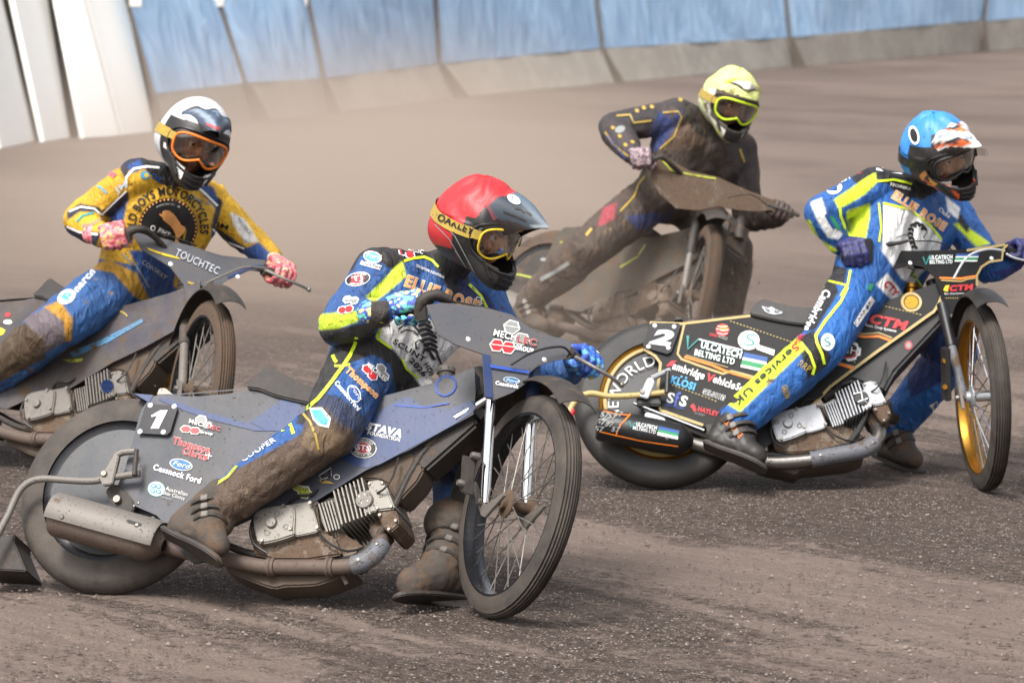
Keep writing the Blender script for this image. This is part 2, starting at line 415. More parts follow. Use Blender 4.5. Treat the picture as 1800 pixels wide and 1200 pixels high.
# ------------------------------------------------------------------ setting: the shale track
def ground_mat():
    m = bpy.data.materials.new('shale'); m.use_nodes = True; k = N(m); b = k.n['Principled BSDF']
    tc = k.new('ShaderNodeTexCoord').outputs['Object']
    def mp(rot, sc):
        q = k.new('ShaderNodeMapping'); q.vector_type = 'TEXTURE'; q.inputs['Rotation'].default_value = (0, 0, R(rot)); q.inputs['Scale'].default_value = [1 / a for a in sc]; k.l.new(tc, q.inputs[0]); return q.outputs[0]
    sx = k.new('ShaderNodeSeparateXYZ'); k.l.new(tc, sx.inputs[0]); yfade = k.ramp(sx.outputs[1], 16, 28, 1, .12)     # contrast of the strips and streaks fades with distance along Y
    lane = k.noise(mp(-50, (.16, .75, 1)), 1.0, 6, .6, .4)     # strips of loose shale and swept dirt left by the wheels
    loose = k.math('MULTIPLY', k.ramp(k.math('ADD', lane, k.math('MULTIPLY', k.math('SUBTRACT', k.noise(mp(-50, (.6, 2.2, 1)), 3.0, 4, .6), .5), .28)) if 0 else k.math('ADD', lane, k.math('ADD', k.math('MULTIPLY', k.math('SUBTRACT', k.noise(mp(-50, (.6, 2.2, 1)), 3.0, 4, .6), .5), .28), k.math('MULTIPLY', k.math('SUBTRACT', k.noise(mp(0, (1, 1, 1)), 20, 4, .8), .5), .30))), .47, .545), yfade)
    fine = k.noise(mp(0, (1, 1, 1)), 55, 6, .7); streak = k.noise(mp(-50, (.7, 6, 1)), 2.2, 5, .6)
    packed = k.mix(k.math('ADD', k.math('MULTIPLY', k.math('SUBTRACT', k.ramp(streak, .3, .7), .5), yfade), .5), srgb('675b54'), srgb('7a6c63')); packed = k.mix(k.ramp(fine, .42, .72, 0, .55), packed, srgb('4f443d'))
    lo = k.mix(k.ramp(k.noise(mp(0, (1, .6, 1)), 38, 6, .8), .35, .65), srgb('3a312c'), srgb('695d55'))
    c = k.mix(loose, packed, lo); pt = k.ramp(k.noise(mp(-50, (.5, 1, 1)), .5, 5, .55, .6), .42, .66, 0, .5); c = k.mix(pt, c, srgb('463c37'))
    vo = k.new('ShaderNodeTexVoronoi'); vo.inputs['Scale'].default_value = 80; k.l.new(mp(0, (1, .8, 1)), vo.inputs['Vector'])
    fl = k.math('MULTIPLY', k.ramp(vo.outputs['Distance'], .34, .22), k.ramp(k.noise(mp(0, (1, 1, 1)), 31, 2), .47, .56)); c = k.mix(k.math('MULTIPLY', fl, k.ramp(loose, 0, 1, .2, .95)), c, srgb('b9b0a7'))
    k.l.new(c, b.inputs['Base Color']); b.inputs['Roughness'].default_value = .95; b.inputs['Specular IOR Level'].default_value = .15
    bp = k.new('ShaderNodeBump'); bp.inputs['Distance'].default_value = .03; bp.inputs['Strength'].default_value = 1.
    hh = k.math('ADD', k.math('MULTIPLY', fine, .6), k.math('MULTIPLY', k.noise(mp(-50, (1, 2, 1)), 18, 4, .7), .9)); hh = k.math('MULTIPLY', hh, k.ramp(loose, 0, 1, .35, 1)); k.l.new(hh, bp.inputs['Height']); k.l.new(bp.outputs[0], b.inputs['Normal']); return m
shale = ground_mat()
g = Part('ground', None, [shale], smooth=60); 
xs = [-600, -200, -60, -20] + [-6 + i * .08 for i in range(151)] + [20, 60, 200, 600]; ys = [-300, -50, 0, 8] + [11 + i * .08 for i in range(126)] + [24, 30, 40, 60, 80, 120, 200, 600]
vs = []
for y in ys:
    for x in xs:
        z = 0
        if -6 <= x <= 6 and 11 <= y <= 21.1:
            u = x * .79 + y * .61; q = -x * .61 + y * .79; z = .012 * noise.noise(V((u * .5, q * 3.2, 0))) + .006 * noise.noise(V((x * 4, y * 7, 3))) - .008
        vs.append((x, y, z))
nx = len(xs); g.add(vs, [(j * nx + i, j * nx + i + 1, (j + 1) * nx + i + 1, (j + 1) * nx + i) for j in range(len(ys) - 1) for i in range(nx - 1)])
g.kind = 'structure'
# loose shale crumbs thrown up over the surface
mat('crumb', '544a43', .95, mud=0, dust=.3, bump=.3, alt='3f332a', altsc=5); mat('crumb_pale', '80766e', .9, mud=0, dust=.3, bump=.2)
gr = Part('loose_shale', None, [MATS['crumb'], MATS['crumb_pale']], smooth=0); gr.kind = 'stuff'
for i in range(16000):
    x = random.uniform(0, 1800); y = 1230 - random.random() ** 1.3 * 640; c = G(x, y); c.z = 0
    u = -c.x * .61 + c.y * .79; v_ = c.x * .79 + c.y * .61
    if noise.noise(V((v_ * .35 + 4, u * 1.7, 9))) < random.uniform(-.45, .3): continue
    s_ = random.choice((.0018, .0022, .0026, .003, .004)) * random.uniform(.7, 1.5); a = random.uniform(0, 6.28)
    q = [c + V((math.cos(a + k * 1.26) * s_ * random.uniform(1, 2.2), math.sin(a + k * 1.26) * s_ * 1.5, -.002)) for k in range(5)] + [c + V((s_ * random.uniform(-.5, .5), 0, s_ * random.uniform(.5, 1.)))]
    gr.add(q, [(0, 1, 5), (1, 2, 5), (2, 3, 5), (3, 4, 5), (4, 0, 5)], MATS['crumb_pale'] if random.random() < .12 else MATS['crumb'])
# ------------------------------------------------------------------ fence round the bend: white boards, then blue air-fence covers over pale kickboards
def cloth_mat():
    m = bpy.data.materials.new('blue_cover'); m.use_nodes = True; k = N(m); b = k.n['Principled BSDF']; tc = k.new('ShaderNodeTexCoord').outputs['Object']
    q = k.new('ShaderNodeMapping'); q.inputs['Rotation'].default_value = (0, R(38), 0); q.inputs['Scale'].default_value = (1, 1, .35); k.l.new(tc, q.inputs[0])
    n1 = k.noise(q.outputs[0], 3.2, 4, .5, 1.2); n2 = k.noise(tc, 1.3, 3)
    c = k.mix(k.ramp(n1, .3, .72), srgb('80a4c9'), srgb('aecae5')); c = k.mix(k.ramp(n2, .4, .7, 0, .5), c, srgb('a9c6e2')); k.l.new(c, b.inputs['Base Color']); b.inputs['Roughness'].default_value = .55
    bp = k.new('ShaderNodeBump'); bp.inputs['Distance'].default_value = .06; bp.inputs['Strength'].default_value = .7; k.l.new(n1, bp.inputs['Height']); k.l.new(bp.outputs[0], b.inputs['Normal']); MATS['blue_cover'] = m
cloth_mat(); mat('board_white', 'f6f4ee', .6, mud=.02, dust=.03, bump=.1); mat('kick_pale', 'b9b2a6', .8, mud=.06, dust=.25, bump=.2, alt='a69f94', altsc=2); mat('gap_dark', '4b443d', .9, mud=.1, dust=.4, bump=0)
mat('flap', 'b9b3ac', .8, mud=.1, dust=.3); mat('sign_green', '5c7a55', .6, mud=0, dust=.1, bump=0)
def lean_top(b, dirx, h, out):
    """top of a board whose foot is b, leaning outwards (away from the track) by out metres"""
    return V((b.x + dirx[0] * out, b.y + dirx[1] * out, h))
# white boards: foot pixels and the pixel each edge passes at the top of the picture
wb = [((-130, 278), (-200, 0)), ((-60, 268), (-110, 0)), ((2, 262), (-55, 0)), ((66, 248), (8, 0)), ((78, 250), (24, 0)), ((124, 243), (80, 0)), ((147, 244), (99, 0)), ((212, 239), (150, 0)), ((216, 238), (153, 0)), ((272, 232), (220, 0))]
def board_edge(f, tp, h):
    b = G(*f); r = ray(*tp)        # the edge keeps its lean: solved for height h at the depth that leans outward .25 m per metre
    t = (b.y + .22 * h - CAM.y) / r.y; p = CAM + r * t; k = h / p.z; return b, b + (p - b) * k
fp = []
for i in range(0, 10, 2):
    a0, a1 = board_edge(*wb[i], 2.0); b0, b1 = board_edge(*wb[i + 1], 2.0); n = (b0 - a0).cross(a1 - a0).normalized(); n = n if n.y > 0 else -n; b1 = b1 + V((0, (a0 - b1).dot(n) / n.y, 0))
    w_ = Part('fence_board', None, [MATS['board_white']]); w_.prism([a0, b0, b1, a1], n * .05, bev=.008); w_.origin = a0
    w_.top = ('white upright fence board ' + ['cut off by the left edge of the photo', 'leftmost of the full white boards in view', 'second white board from the left, narrow between two dark gaps', 'wide third white board, between a dark gap and a thin seam', 'last white board, touching the blue covers'][i // 2], 'fence board', 'white boards of the fence')
bk = Part('fence_backing', None, [MATS['gap_dark']]); a0, a1 = board_edge((-130, 277), (-200, 0), 1.7); b0, b1 = board_edge((270, 231), (218, 0), 1.7); bk.prism([a0 + V((0, .8, 0)), b0 + V((0, .8, 0)), b1 + V((0, .8, 0)), a1 + V((0, .8, 0))], V((0, .04, 0)))
bk.origin = a0; bk.top = ('dark backing seen in the gaps behind the white boards', 'fence')
# blue covered sections: (foot px left), (foot px right), kick height px left/right, top-of-picture px
sec = [((272, 232), (450, 214), (268, 165), (430, 146), 222, 382), ((450, 214), (583, 200), (430, 146), (568, 138), 384, 540), ((583, 200), (800, 172), (568, 138), (770, 112), 541, 764), ((800, 172), (1084, 146), (772, 112), (1056, 85), 766, 1047),
       ((1084, 146), (1395, 118), (1058, 85), (1385, 66), 1049, 1379), ((1395, 118), (1726, 92), (1387, 66), (1724, 36), 1381, 1731), ((1726, 92), (1990, 74), (1728, 38), (1985, 14), 1733, 1985)]
desc = ['next to the white boards, hazed by dust', 'second from the white boards', 'third from the white boards, above empty track', 'fourth from the white boards, left of the fluorescent helmet', 'behind the fluorescent yellow helmet', 'above the blue helmet, second from the right', 'cut off by the right edge of the photo']
for i, (f0, f1, k0, k1, t0, t1) in enumerate(sec):
    A, B = G(*f0), G(*f1); th = thing('fence_section', A, 'blue sheeted fence section ' + desc[i], 'fence section', 'blue covered sections of the fence')
    def up_pt(b, px, py, lean): r = ray(px, py); t = (b.y + lean - CAM.y) / r.y; return CAM + r * t
    C0, C1 = up_pt(A, *k0, .06), up_pt(B, *k1, .06); D0, D1 = up_pt(A, t0, 0, .25), up_pt(B, t1, 0, .25)
    D0 = C0 + (D0 - C0) * (1.9 - C0.z) / (D0.z - C0.z); D1 = C1 + (D1 - C1) * (1.9 - C1.z) / (D1.z - C1.z)
    kb = Part('kickboard', th, [MATS['kick_pale']]); kb.prism([A, B, C1, C0], V((0, .05, 0)), bev=.006)
    cv = Part('cover', th, [MATS['blue_cover']], smooth=60); nx, nz = 26, 16; vs = []
    for a in range(nz + 1):
        for c in range(nx + 1):
            u, v = c / nx, a / nz; p = (C0.lerp(C1, u)).lerp(D0.lerp(D1, u), v); e = min(u, 1 - u, .12) / .12
            d = noise.noise(V((p.x * 2.2 + p.z * 1.6, p.z * .6, i * 7))) * .09 + .06 * noise.noise(V((p.x * 5 + p.z * 3.5, p.z, i)))
            vs.append(p + V((0, -.10 * math.sin(v * math.pi * .5) * e + d * e - .02, 0)))
    cv.add(vs, [(a * (nx + 1) + c, a * (nx + 1) + c + 1, (a + 1) * (nx + 1) + c + 1, (a + 1) * (nx + 1) + c) for a in range(nz) for c in range(nx)])
    L = len(cv.v); cv.prism([C0 + V((0, .03, 0)), C1 + V((0, .03, 0)), D1 + V((0, .03, 0)), D0 + V((0, .03, 0))], V((0, .3, 0)))
    fl_ = Part('joint_strap', th, [MATS['gap_dark']]); q = C0 + V((0, -.03, 0)); wd = .05 + .03 * (i % 2)
    fl_.prism([A + V((-.02, -.05, 0)), A + V((wd * 2.2, -.05, 0)), C0 + V((wd * .7, -.06, 0)), C0 + V((0, -.06, 0))], V((0, .03, 0))); fl_.prism([C0 + V((-.012, -.06, 0)), C0 + V((.03, -.06, 0)), D0 + V((.022, -.06, 0)), D0 + V((-.012, -.06, 0))], V((0, .03, 0)))
    if i < 3:
        e0 = G(0, 0); tb = Part('tie_tab', th, [MATS['ink_white_dusty']]); p = CAM + ray([238, 384, 530][i], 5) * ((C0.y + .1 - CAM.y) / ray(238, 5).y); tb.box(p, (V((.07, 0, 0)), V((0, .01, 0)), V((0, 0, .05))), bev=.01)
# ------------------------------------------------------------------ dust thrown up behind the leading riders
def dust(name, c, ax, dens, lab):
    """a drifting cloud: thickest in the middle, thinning to nothing at its skin"""
    p = Part(name, None, smooth=80); p.ball(c, ax, seg=32); m = bpy.data.materials.new(name); m.use_nodes = True; k = N(m); k.n.clear(); o = k.new('ShaderNodeOutputMaterial'); v = k.new('ShaderNodeVolumePrincipled')
    tc = k.new('ShaderNodeTexCoord').outputs['Object']; q = k.new('ShaderNodeMapping'); q.inputs['Scale'].default_value = [1 / a for a in ax]; k.l.new(tc, q.inputs[0]); ln = k.new('ShaderNodeVectorMath'); ln.operation = 'LENGTH'; k.l.new(q.outputs[0], ln.inputs[0])
    f = k.ramp(ln.outputs['Value'], 1, .15); f = k.math('MULTIPLY', f, f); f = k.math('MULTIPLY', f, k.ramp(k.noise(tc, .55, 3, .5), .3, .7, .45, 1.3)); k.l.new(k.math('MULTIPLY', f, dens), v.inputs['Density'])
    v.inputs['Color'].default_value = (*srgb('efd9c6'), 1); v.inputs['Anisotropy'].default_value = .1; k.l.new(v.outputs[0], o.inputs['Volume']); p.mats = [m]; p.origin = c; p.kind = 'stuff'; p.top = (lab, 'dust', None)
    try: m.cycles.volume_step_rate = 2
    except Exception: pass
    return p
# ------------------------------------------------------------------ motorcycles
class Plane:
    """upright plane of a leaning motorcycle: c rear hub, n its right side, f forwards, u up in the plane"""
    def __init__(s, rc, fc, lean, Rr=.335):
        a, b = G(*rc), G(*fc); s.rc = a; s.f = (b - a).normalized(); side = s.f.cross(V((0, 0, 1))); L = R(lean)
        s.n = side * math.cos(L) + V((0, 0, 1)) * math.sin(L); s.u = V((0, 0, 1)) * math.cos(L) - side * math.sin(L); s.c = a + s.u * Rr; s.src = None
    def raw(s, x, y, off=0.):
        r = ray(x, y); t = (s.c + s.n * off - CAM).dot(s.n) / r.dot(s.n); return CAM + r * t
    def q(s, x, y, off=0.):
        if s.src is None: return s.raw(x, y, off)
        d = s.src.raw(x, y, off) - s.src.c; return s.c + s.f * d.dot(s.src.f) + s.u * d.dot(s.src.u) + s.n * off
    def qs(s, pts, off=0.): return [s.q(a[0], a[1], off) for a in pts]
def lockdir(cx, cy, Rw, phi, ratio):
    """centre and axis of a front wheel whose outline is an ellipse; it rolls on the ground"""
    phi = R(phi); t = 10.
    for _ in range(4000):
        c = P(cx, cy, t); v = (CAM - c).normalized(); r = v.cross(UP); r = r if r.x > 0 else -r; r.normalize(); up = r.cross(v); up = (up if up.dot(UP) > 0 else -up).normalized()
        n = v * ratio + (r * math.cos(phi) + up * math.sin(phi)) * math.sqrt(1 - ratio ** 2)
        if c.z - Rw * math.sqrt(1 - n.z ** 2) <= 0: break
        t += .005
    return c, n.normalized()
def tyre_prof(Rr, w, d, groove=0, n=12):
    """rim side -> round crown -> rim side"""
    o = []
    for k in range(n + 1):
        a = math.pi * k / n; o.append((Rr - d + d * (math.sin(a) ** .75), -w / 2 * math.cos(a) * (1.0 if .15 < k / n < .85 else .92)))
    if groove:
        c = (Rr, 0); q = []
        for k, (r, h) in enumerate(o):
            q.append((r, h))
            if 3 <= k < n - 3:
                m = ((r + o[k + 1][0]) / 2, (h + o[k + 1][1]) / 2); e = .0035
                q += [(m[0], m[1] - e), (m[0] - .006, m[1] - e * .6), (m[0] - .006, m[1] + e * .6), (m[0], m[1] + e)]
        o = q
    return o
def front_wheel(th, c, n, e, o, Rw=.355):
    hub = Part('front_wheel', th); hub.lathe(c, n, [(.001, .065), (.022, .065), (.024, .05), (.045, .045), (.045, .038), (.018, .034), (.018, -.034), (.045, -.038), (.045, -.045), (.024, -.05), (.022, -.065), (.001, -.065)], MATS[o.get('hub', 'alloy_muddy')], 24)
    ty = Part('tyre', hub); ty.lathe(c, n, tyre_prof(Rw, .078, .062, 1), MATS[o.get('ftyre', 'rubber')], 96)
    rm = Part('rim', hub); r0 = Rw - .058; rm.lathe(c, n, [(r0 + .004, -.030), (r0 + .004, -.034), (r0 - .012, -.034), (r0 - .014, -.024), (r0 - .020, -.012), (r0 - .022, 0), (r0 - .020, .012), (r0 - .014, .024), (r0 - .012, .034), (r0 + .004, .034), (r0 + .004, .030)], MATS[o.get('rim', 'rim_dark')], 96)
    sp = Part('spokes', hub); a = perp(n)[0]; b = n.cross(a); m = MATS[o.get('spoke', 'steel')]
    for k in range(36):
        t = 2 * math.pi * k / 36; sgn = 1 if k % 2 else -1; t2 = t + (.42 if (k // 2) % 2 else -.42)
        p = c + (a * math.cos(t2) + b * math.sin(t2)) * .043 + n * (.041 * sgn); q = c + (a * math.cos(t) + b * math.sin(t)) * (r0 - .018) + n * .003 * sgn; sp.tube([p, q], .0021, m, 6)
    return hub
def rear_wheel(th, B, o, Rw=.335):
    c, n = B.c, B.n; w = Part('rear_wheel', th); r0 = Rw - .090
    w.lathe(c, n, [(.001, .052), (r0 - .03, .040)], MATS[o.get('disc', 'disc_slate')], 64); w.lathe(c, n, [(r0 - .03, -.040), (.001, -.052)], MATS[o.get('disc', 'disc_slate')], 64)
    rm = Part('rim', w); rm.lathe(c, n, [(r0 + .004, .036), (r0 + .004, .045), (r0 - .006, .048), (r0 - .014, .042), (r0 - .032, .038), (r0 - .032, -.038), (r0 - .014, -.042), (r0 - .006, -.048), (r0 + .004, -.045), (r0 + .004, -.036)], MATS[o.get('rrim', 'rim_dark')], 80)
    ty = Part('tyre', w); ty.lathe(c, n, tyre_prof(Rw, .12, .094, 0, 16), MATS[o.get('rtyre', 'rubber')], 96)
    w.disc_r = r0 - .032; return w, rm, ty
def engine(th, B, o, tr=lambda p: p):
    """crankcase, finned cylinder, head, inlet and exhaust port; outlines in bike-1 pixels mapped by tr"""
    T = lambda pts: [tr(p) for p in pts]; n = B.n; A = MATS[o.get('eng', 'alloy_white')]; D = MATS[o.get('engd', 'alloy_muddy')]
    e = Part('engine', th)
    e.prism(B.qs(T([(437, 932), (444, 905), (470, 892), (517, 889), (556, 886), (563, 934), (587, 943), (600, 974), (540, 983), (482, 983), (447, 974)]), .085), -n * .19, D, .006)
    e.prism(B.qs(T(sm2([(444, 911), (456, 894), (503, 886), (517, 892), (516, 932), (513, 941), (461, 955), (450, 943)], 2)), .118), -n * .035, A, .005)
    e.prism(B.qs(T([(503, 887), (545, 880), (552, 900), (561, 931), (559, 934), (526, 941), (514, 941)]), .104), -n * .19, A, .006)
    cx, cy = tr((478, 919)); e.lathe(B.q(cx, cy, .118), n, [(.001, .013), (.015, .012), (.019, 0), (.019, -.004)], A, 20)
    for (x, y) in ((451, 911), (499, 889), (511, 929), (461, 950), (546, 884), (558, 927)):
        cx, cy = tr((x, y)); e.lathe(B.q(cx, cy, .116), n, [(.001, .008), (.006, .008), (.007, 0)], MATS['steel'], 8)
    for k, (rot) in enumerate((200, 20, 110, 290)):     # cast marks round the cover boss
        x = 478 + 26 * math.cos(R(rot)) ; y = 919 + 18 * math.sin(R(rot)); cx, cy = tr((x, y)); e.lathe(B.q(cx, cy, .1185), n, [(.006, .001), (.010, .001)], MATS['steel_dusty'], 12)
    e.prism(B.qs(T([(540, 936), (587, 925), (640, 960), (618, 985), (545, 985)]), .05), -n * .14, D, .008)
    cy_ = Part('cylinder', e)
    cy_.prism(B.qs(T([(553, 886), (640, 850), (655, 900), (573, 935)]), .060), -n * .125, MATS[o.get('barrel', 'steel_dusty')], .004)
    fins = [((559 + 5.5 * k, 885 - 1.6 * k), (574 + 5.3 * k, 934 - 1.2 * k), .088) for k in range(5)] + [((585 + 7 * k, 862 - 3.2 * k), (600 + 7 * k, 921 - 2.5 * k), .105) for k in range(8)]
    hd = Part('cylinder_head', e); fm = MATS[o.get('fin', 'alloy_white')]
    for i, (p, q, off) in enumerate(fins):
        a, b = B.q(*tr(p), off), B.q(*tr(q), off); dd = (B.q(*tr((p[0] + 2.4, p[1] - .9)), off) - a); dep = off + (.072 if i < 5 else .105)
        (cy_ if i < 9 else hd).prism([a, b, b + dd, a + dd], -n * dep, fm)
    hd.prism(B.qs(T([(645, 845), (668, 842), (678, 852), (694, 893), (661, 897), (655, 890)]), .098), -n * .19, A, .005)
    hd.prism(B.qs(T([(661, 899), (694, 894), (701, 911), (701, 922), (685, 936), (675, 928)]), .092), -n * .17, D, .005)
    hd.prism(B.qs(T([(632, 864), (650, 860), (662, 898), (640, 902)]), .1), -n * .19, A, .003)
    cx, cy = tr((640, 878)); hd.lathe(B.q(cx, cy, .106), n, [(.001, .004), (.026, .004), (.029, 0), (.029, -.006)], MATS[o.get('badge', 'steel_dusty')], 28)
    cb = Part('carburettor', e); a_, b_ = B.q(*tr((556, 872)), .03), B.q(*tr((596, 852)), .03); cb.tube([a_, b_], [.026, .020], MATS['black_muddy'], 16); cb.tube([a_.lerp(b_, .3), a_.lerp(b_, .3) + B.u * .05], .016, MATS['steel'], 12)
    for pl, rr in (([(663, 866, .1), (676, 858, .12), (690, 838, .11), (700, 805, .09)], .0035), ([(505, 888, .09), (520, 872, .11), (548, 868, .1), (575, 850, .06)], .005), ([(447, 905, .1), (440, 930, .12), (446, 955, .11), (470, 972, .1)], .0045), ([(560, 936, .1), (580, 955, .11), (610, 968, .09), (640, 962, .05)], .004)): ld = Part('hose', e); ld.tube([B.q(*tr((x, y)), o_) for x, y, o_ in pl], rr, MATS['black_plastic'], 8, 5)
    for (x, y) in ((650, 850), (672, 849), (688, 890), (664, 893), (668, 905), (696, 915), (684, 930)):
        cx, cy = tr((x, y)); hd.lathe(B.q(cx, cy, .097), n, [(.001, .006), (.005, .006), (.006, 0)], MATS['steel'], 6)
    hd.prism(B.qs(T([(640, 905), (668, 900), (680, 930), (668, 945), (655, 940)]), .04), -n * .1, D, .008)
    return e, hd
def exhaust(th, B, o, pts, r=.025, off=.075, guard=None, clamps=(), rs=None):
    p = Part('exhaust_pipe', th); w = catmull([B.q(x, y, off + (q[0] if q else 0)) for x, y, *q in pts], 5); p.tube(w, rs or r, MATS[o.get('pipe', 'pipe_brown')], 20)
    for k in clamps: d = (w[k + 1] - w[k]).normalized(); p.lathe(w[k], d, [(r, -.013), (r + .006, -.012), (r + .006, -.003), (r + .003, 0), (r + .006, .003), (r + .006, .012), (r, .013)], MATS[o.get('pipe', 'pipe_brown')], 20)
    if guard:
        g = Part('heat_guard', p); a, b = guard; seg = w[a:b]; vs, fs = [], []
        for i, q in enumerate(seg):
            d = (seg[min(i + 1, len(seg) - 1)] - seg[max(i - 1, 0)]).normalized(); e1 = (B.n - d * B.n.dot(d)).normalized(); e2 = d.cross(e1)
            for rr in (r + .007, r + .004):
                for k in range(9): t = R(-95 + 190 * k / 8); vs.append(q + (e1 * math.cos(t) + e2 * math.sin(t)) * rr)
        for i in range(len(seg) - 1):
            for k in range(8):
                for s_ in (0, 9): a_ = i * 18 + s_ + k; fs.append((a_, a_ + 1, a_ + 19, a_ + 18))
            fs.append((i * 18, i * 18 + 18, i * 18 + 27, i * 18 + 9)); fs.append((i * 18 + 8, i * 18 + 26, i * 18 + 35, i * 18 + 17))
        g.add(vs, fs, MATS[o.get('guard', 'pipe_grey')])
        for k in (2, len(seg) - 3):
            d = (seg[k + 1] - seg[k]).normalized(); e1 = (B.n - d * B.n.dot(d)).normalized(); g.lathe(seg[k] + e1 * (r + .006), e1, [(.001, .005), (.006, .004), (.007, 0)], MATS['steel'], 10)
    return p, w
def silencer(th, B, o, a, b, r, off, shield=None, mt='pipe_brown', off2=None):
    s = Part('silencer', th); p, q = B.q(*a, off), B.q(*b, off2 if off2 is not None else off); d = (q - p).normalized(); L = (q - p).length; e = (B.n - d * B.n.dot(d)).normalized()
    s.lathe(p, d, [(.012, .004), (r * .62, 0), (r * .9, .004), (r, .015), (r, L - .05), (r * .93, L - .03), (r * .55, L), (.02, L + .012)], MATS[mt], 32)
    if shield:
        h = Part('heat_shield', s); m = MATS[shield]; f = d.cross(e)
        h.lathe(p, d, [(r + .003, .0), (r + .007, -.003), (r + .010, .006), (r + .010, L - .02), (r + .004, L - .006), (r + .001, L - .012)], m, 20, -118, 22, e)
        for (u, v) in ((.06, 12), (L - .07, -18), (L - .05, -80)):
            ee = e * math.cos(R(v)) + d.cross(e) * math.sin(R(v)); h.lathe(p + d * u + ee * (r + .009), ee, [(.001, .005), (.005, .005), (.0085, .001), (.009, 0)], MATS['steel'], 12)
        return s, h, (p, d, e, L)
    return s, None, (p, d, e, L)
def arc_fender(th, c, n, a0, a1, rad, w, up, fwd, m, name='front_mudguard', flare=0.):
    g = Part(name, th); k_ = 28; vs, fs = [], []
    for i in range(k_ + 1):
        t = R(a0 + (a1 - a0) * i / k_); d = up * math.cos(t) + fwd * math.sin(t); rr = rad + flare * (i / k_) ** 2
        for dr in (0, -.003):
            for j in range(9):
                x = -1 + j / 4; vs.append(c + d * (rr + dr - .028 * abs(x) ** 2.2) + n * (x * w / 2))
    for i in range(k_):
        for j in range(8):
            for s_ in (0, 9): a = i * 18 + s_ + j; fs.append((a, a + 1, a + 19, a + 18))
        fs.append((i * 18, i * 18 + 18, i * 18 + 27, i * 18 + 9)); fs.append((i * 18 + 8, i * 18 + 26, i * 18 + 35, i * 18 + 17))
    for i in (0, k_):
        for j in range(8): a = i * 18 + j; fs.append((a, a + 1, a + 10, a + 9))
    g.add(vs, fs, m); return g
def bar(th, pts, m='black_muddy', r=.012):
    b = Part('handlebar', th); b.tube(pts, r, MATS[m], 14, 6); return b
def grip(hb, a, b, m='black_muddy', r=.017):
    g = Part('grip', hb); d = (b - a).normalized(); L = (b - a).length; pr = [(.002, -.004), (r + .008, -.003), (r + .009, .003)]
    for k in range(12): pr += [(r, .006 + k * (L - .012) / 12), (r + .0015, .010 + k * (L - .012) / 12)]
    pr += [(r + .004, L - .004), (r, L), (.002, L)]; g.lathe(a, d, pr, MATS[m], 16); return g
def lever(hb, pts, m='chrome', r=.006):
    l = Part('lever', hb); l.tube(pts, [r * 1.3] + [r] * (len(pts) - 2) + [r * .9], MATS[m], 10, 4); l.ball(pts[-1], r * 1.6, MATS[m]); return l
def cable(hb, pts, m='black_plastic', r=.0032): c = Part('cable', hb); c.tube(pts, r, MATS[m], 8, 6); return c
def planar(a, b, c):
    """flat sheet through three points: returns px -> point and its normal towards the camera"""
    n = (b - a).cross(c - a).normalized(); n = n if n.dot(CAM - a) > 0 else -n
    return (lambda x, y, off=0.: CAM + ray(x, y) * ((a + n * off - CAM).dot(n) / ray(x, y).dot(n))), n
def rivet(p, c, n, r, m): p.lathe(c, n, [(.001, .004), (r * .6, .0035), (r, .0005), (r, -.002)], m, 14)
def frame_tubes(th, B, tr=lambda p: p, m='black_muddy'):
    f = Part('frame', th); T = lambda pts: [tr(p) for p in pts]
    for off in (.055, -.055):
        f.tube(B.qs(T([(265, 862), (300, 780), (430, 725), (560, 730), (700, 712), (835, 668)]), off), .011, MATS[m], 10, 4)
        f.tube(B.qs(T([(235, 870), (340, 930), (450, 975), (590, 985), (660, 950), (740, 800), (845, 690)]), off), .012, MATS[m], 10, 4)
    f.tube([B.q(*tr((838, 650)), 0), B.q(*tr((853, 712)), 0)], .026, MATS[m], 14); f.tube([B.q(*tr((232, 868)), -.085), B.q(*tr((232, 868)), .085)], .012, MATS['steel'], 10); return f
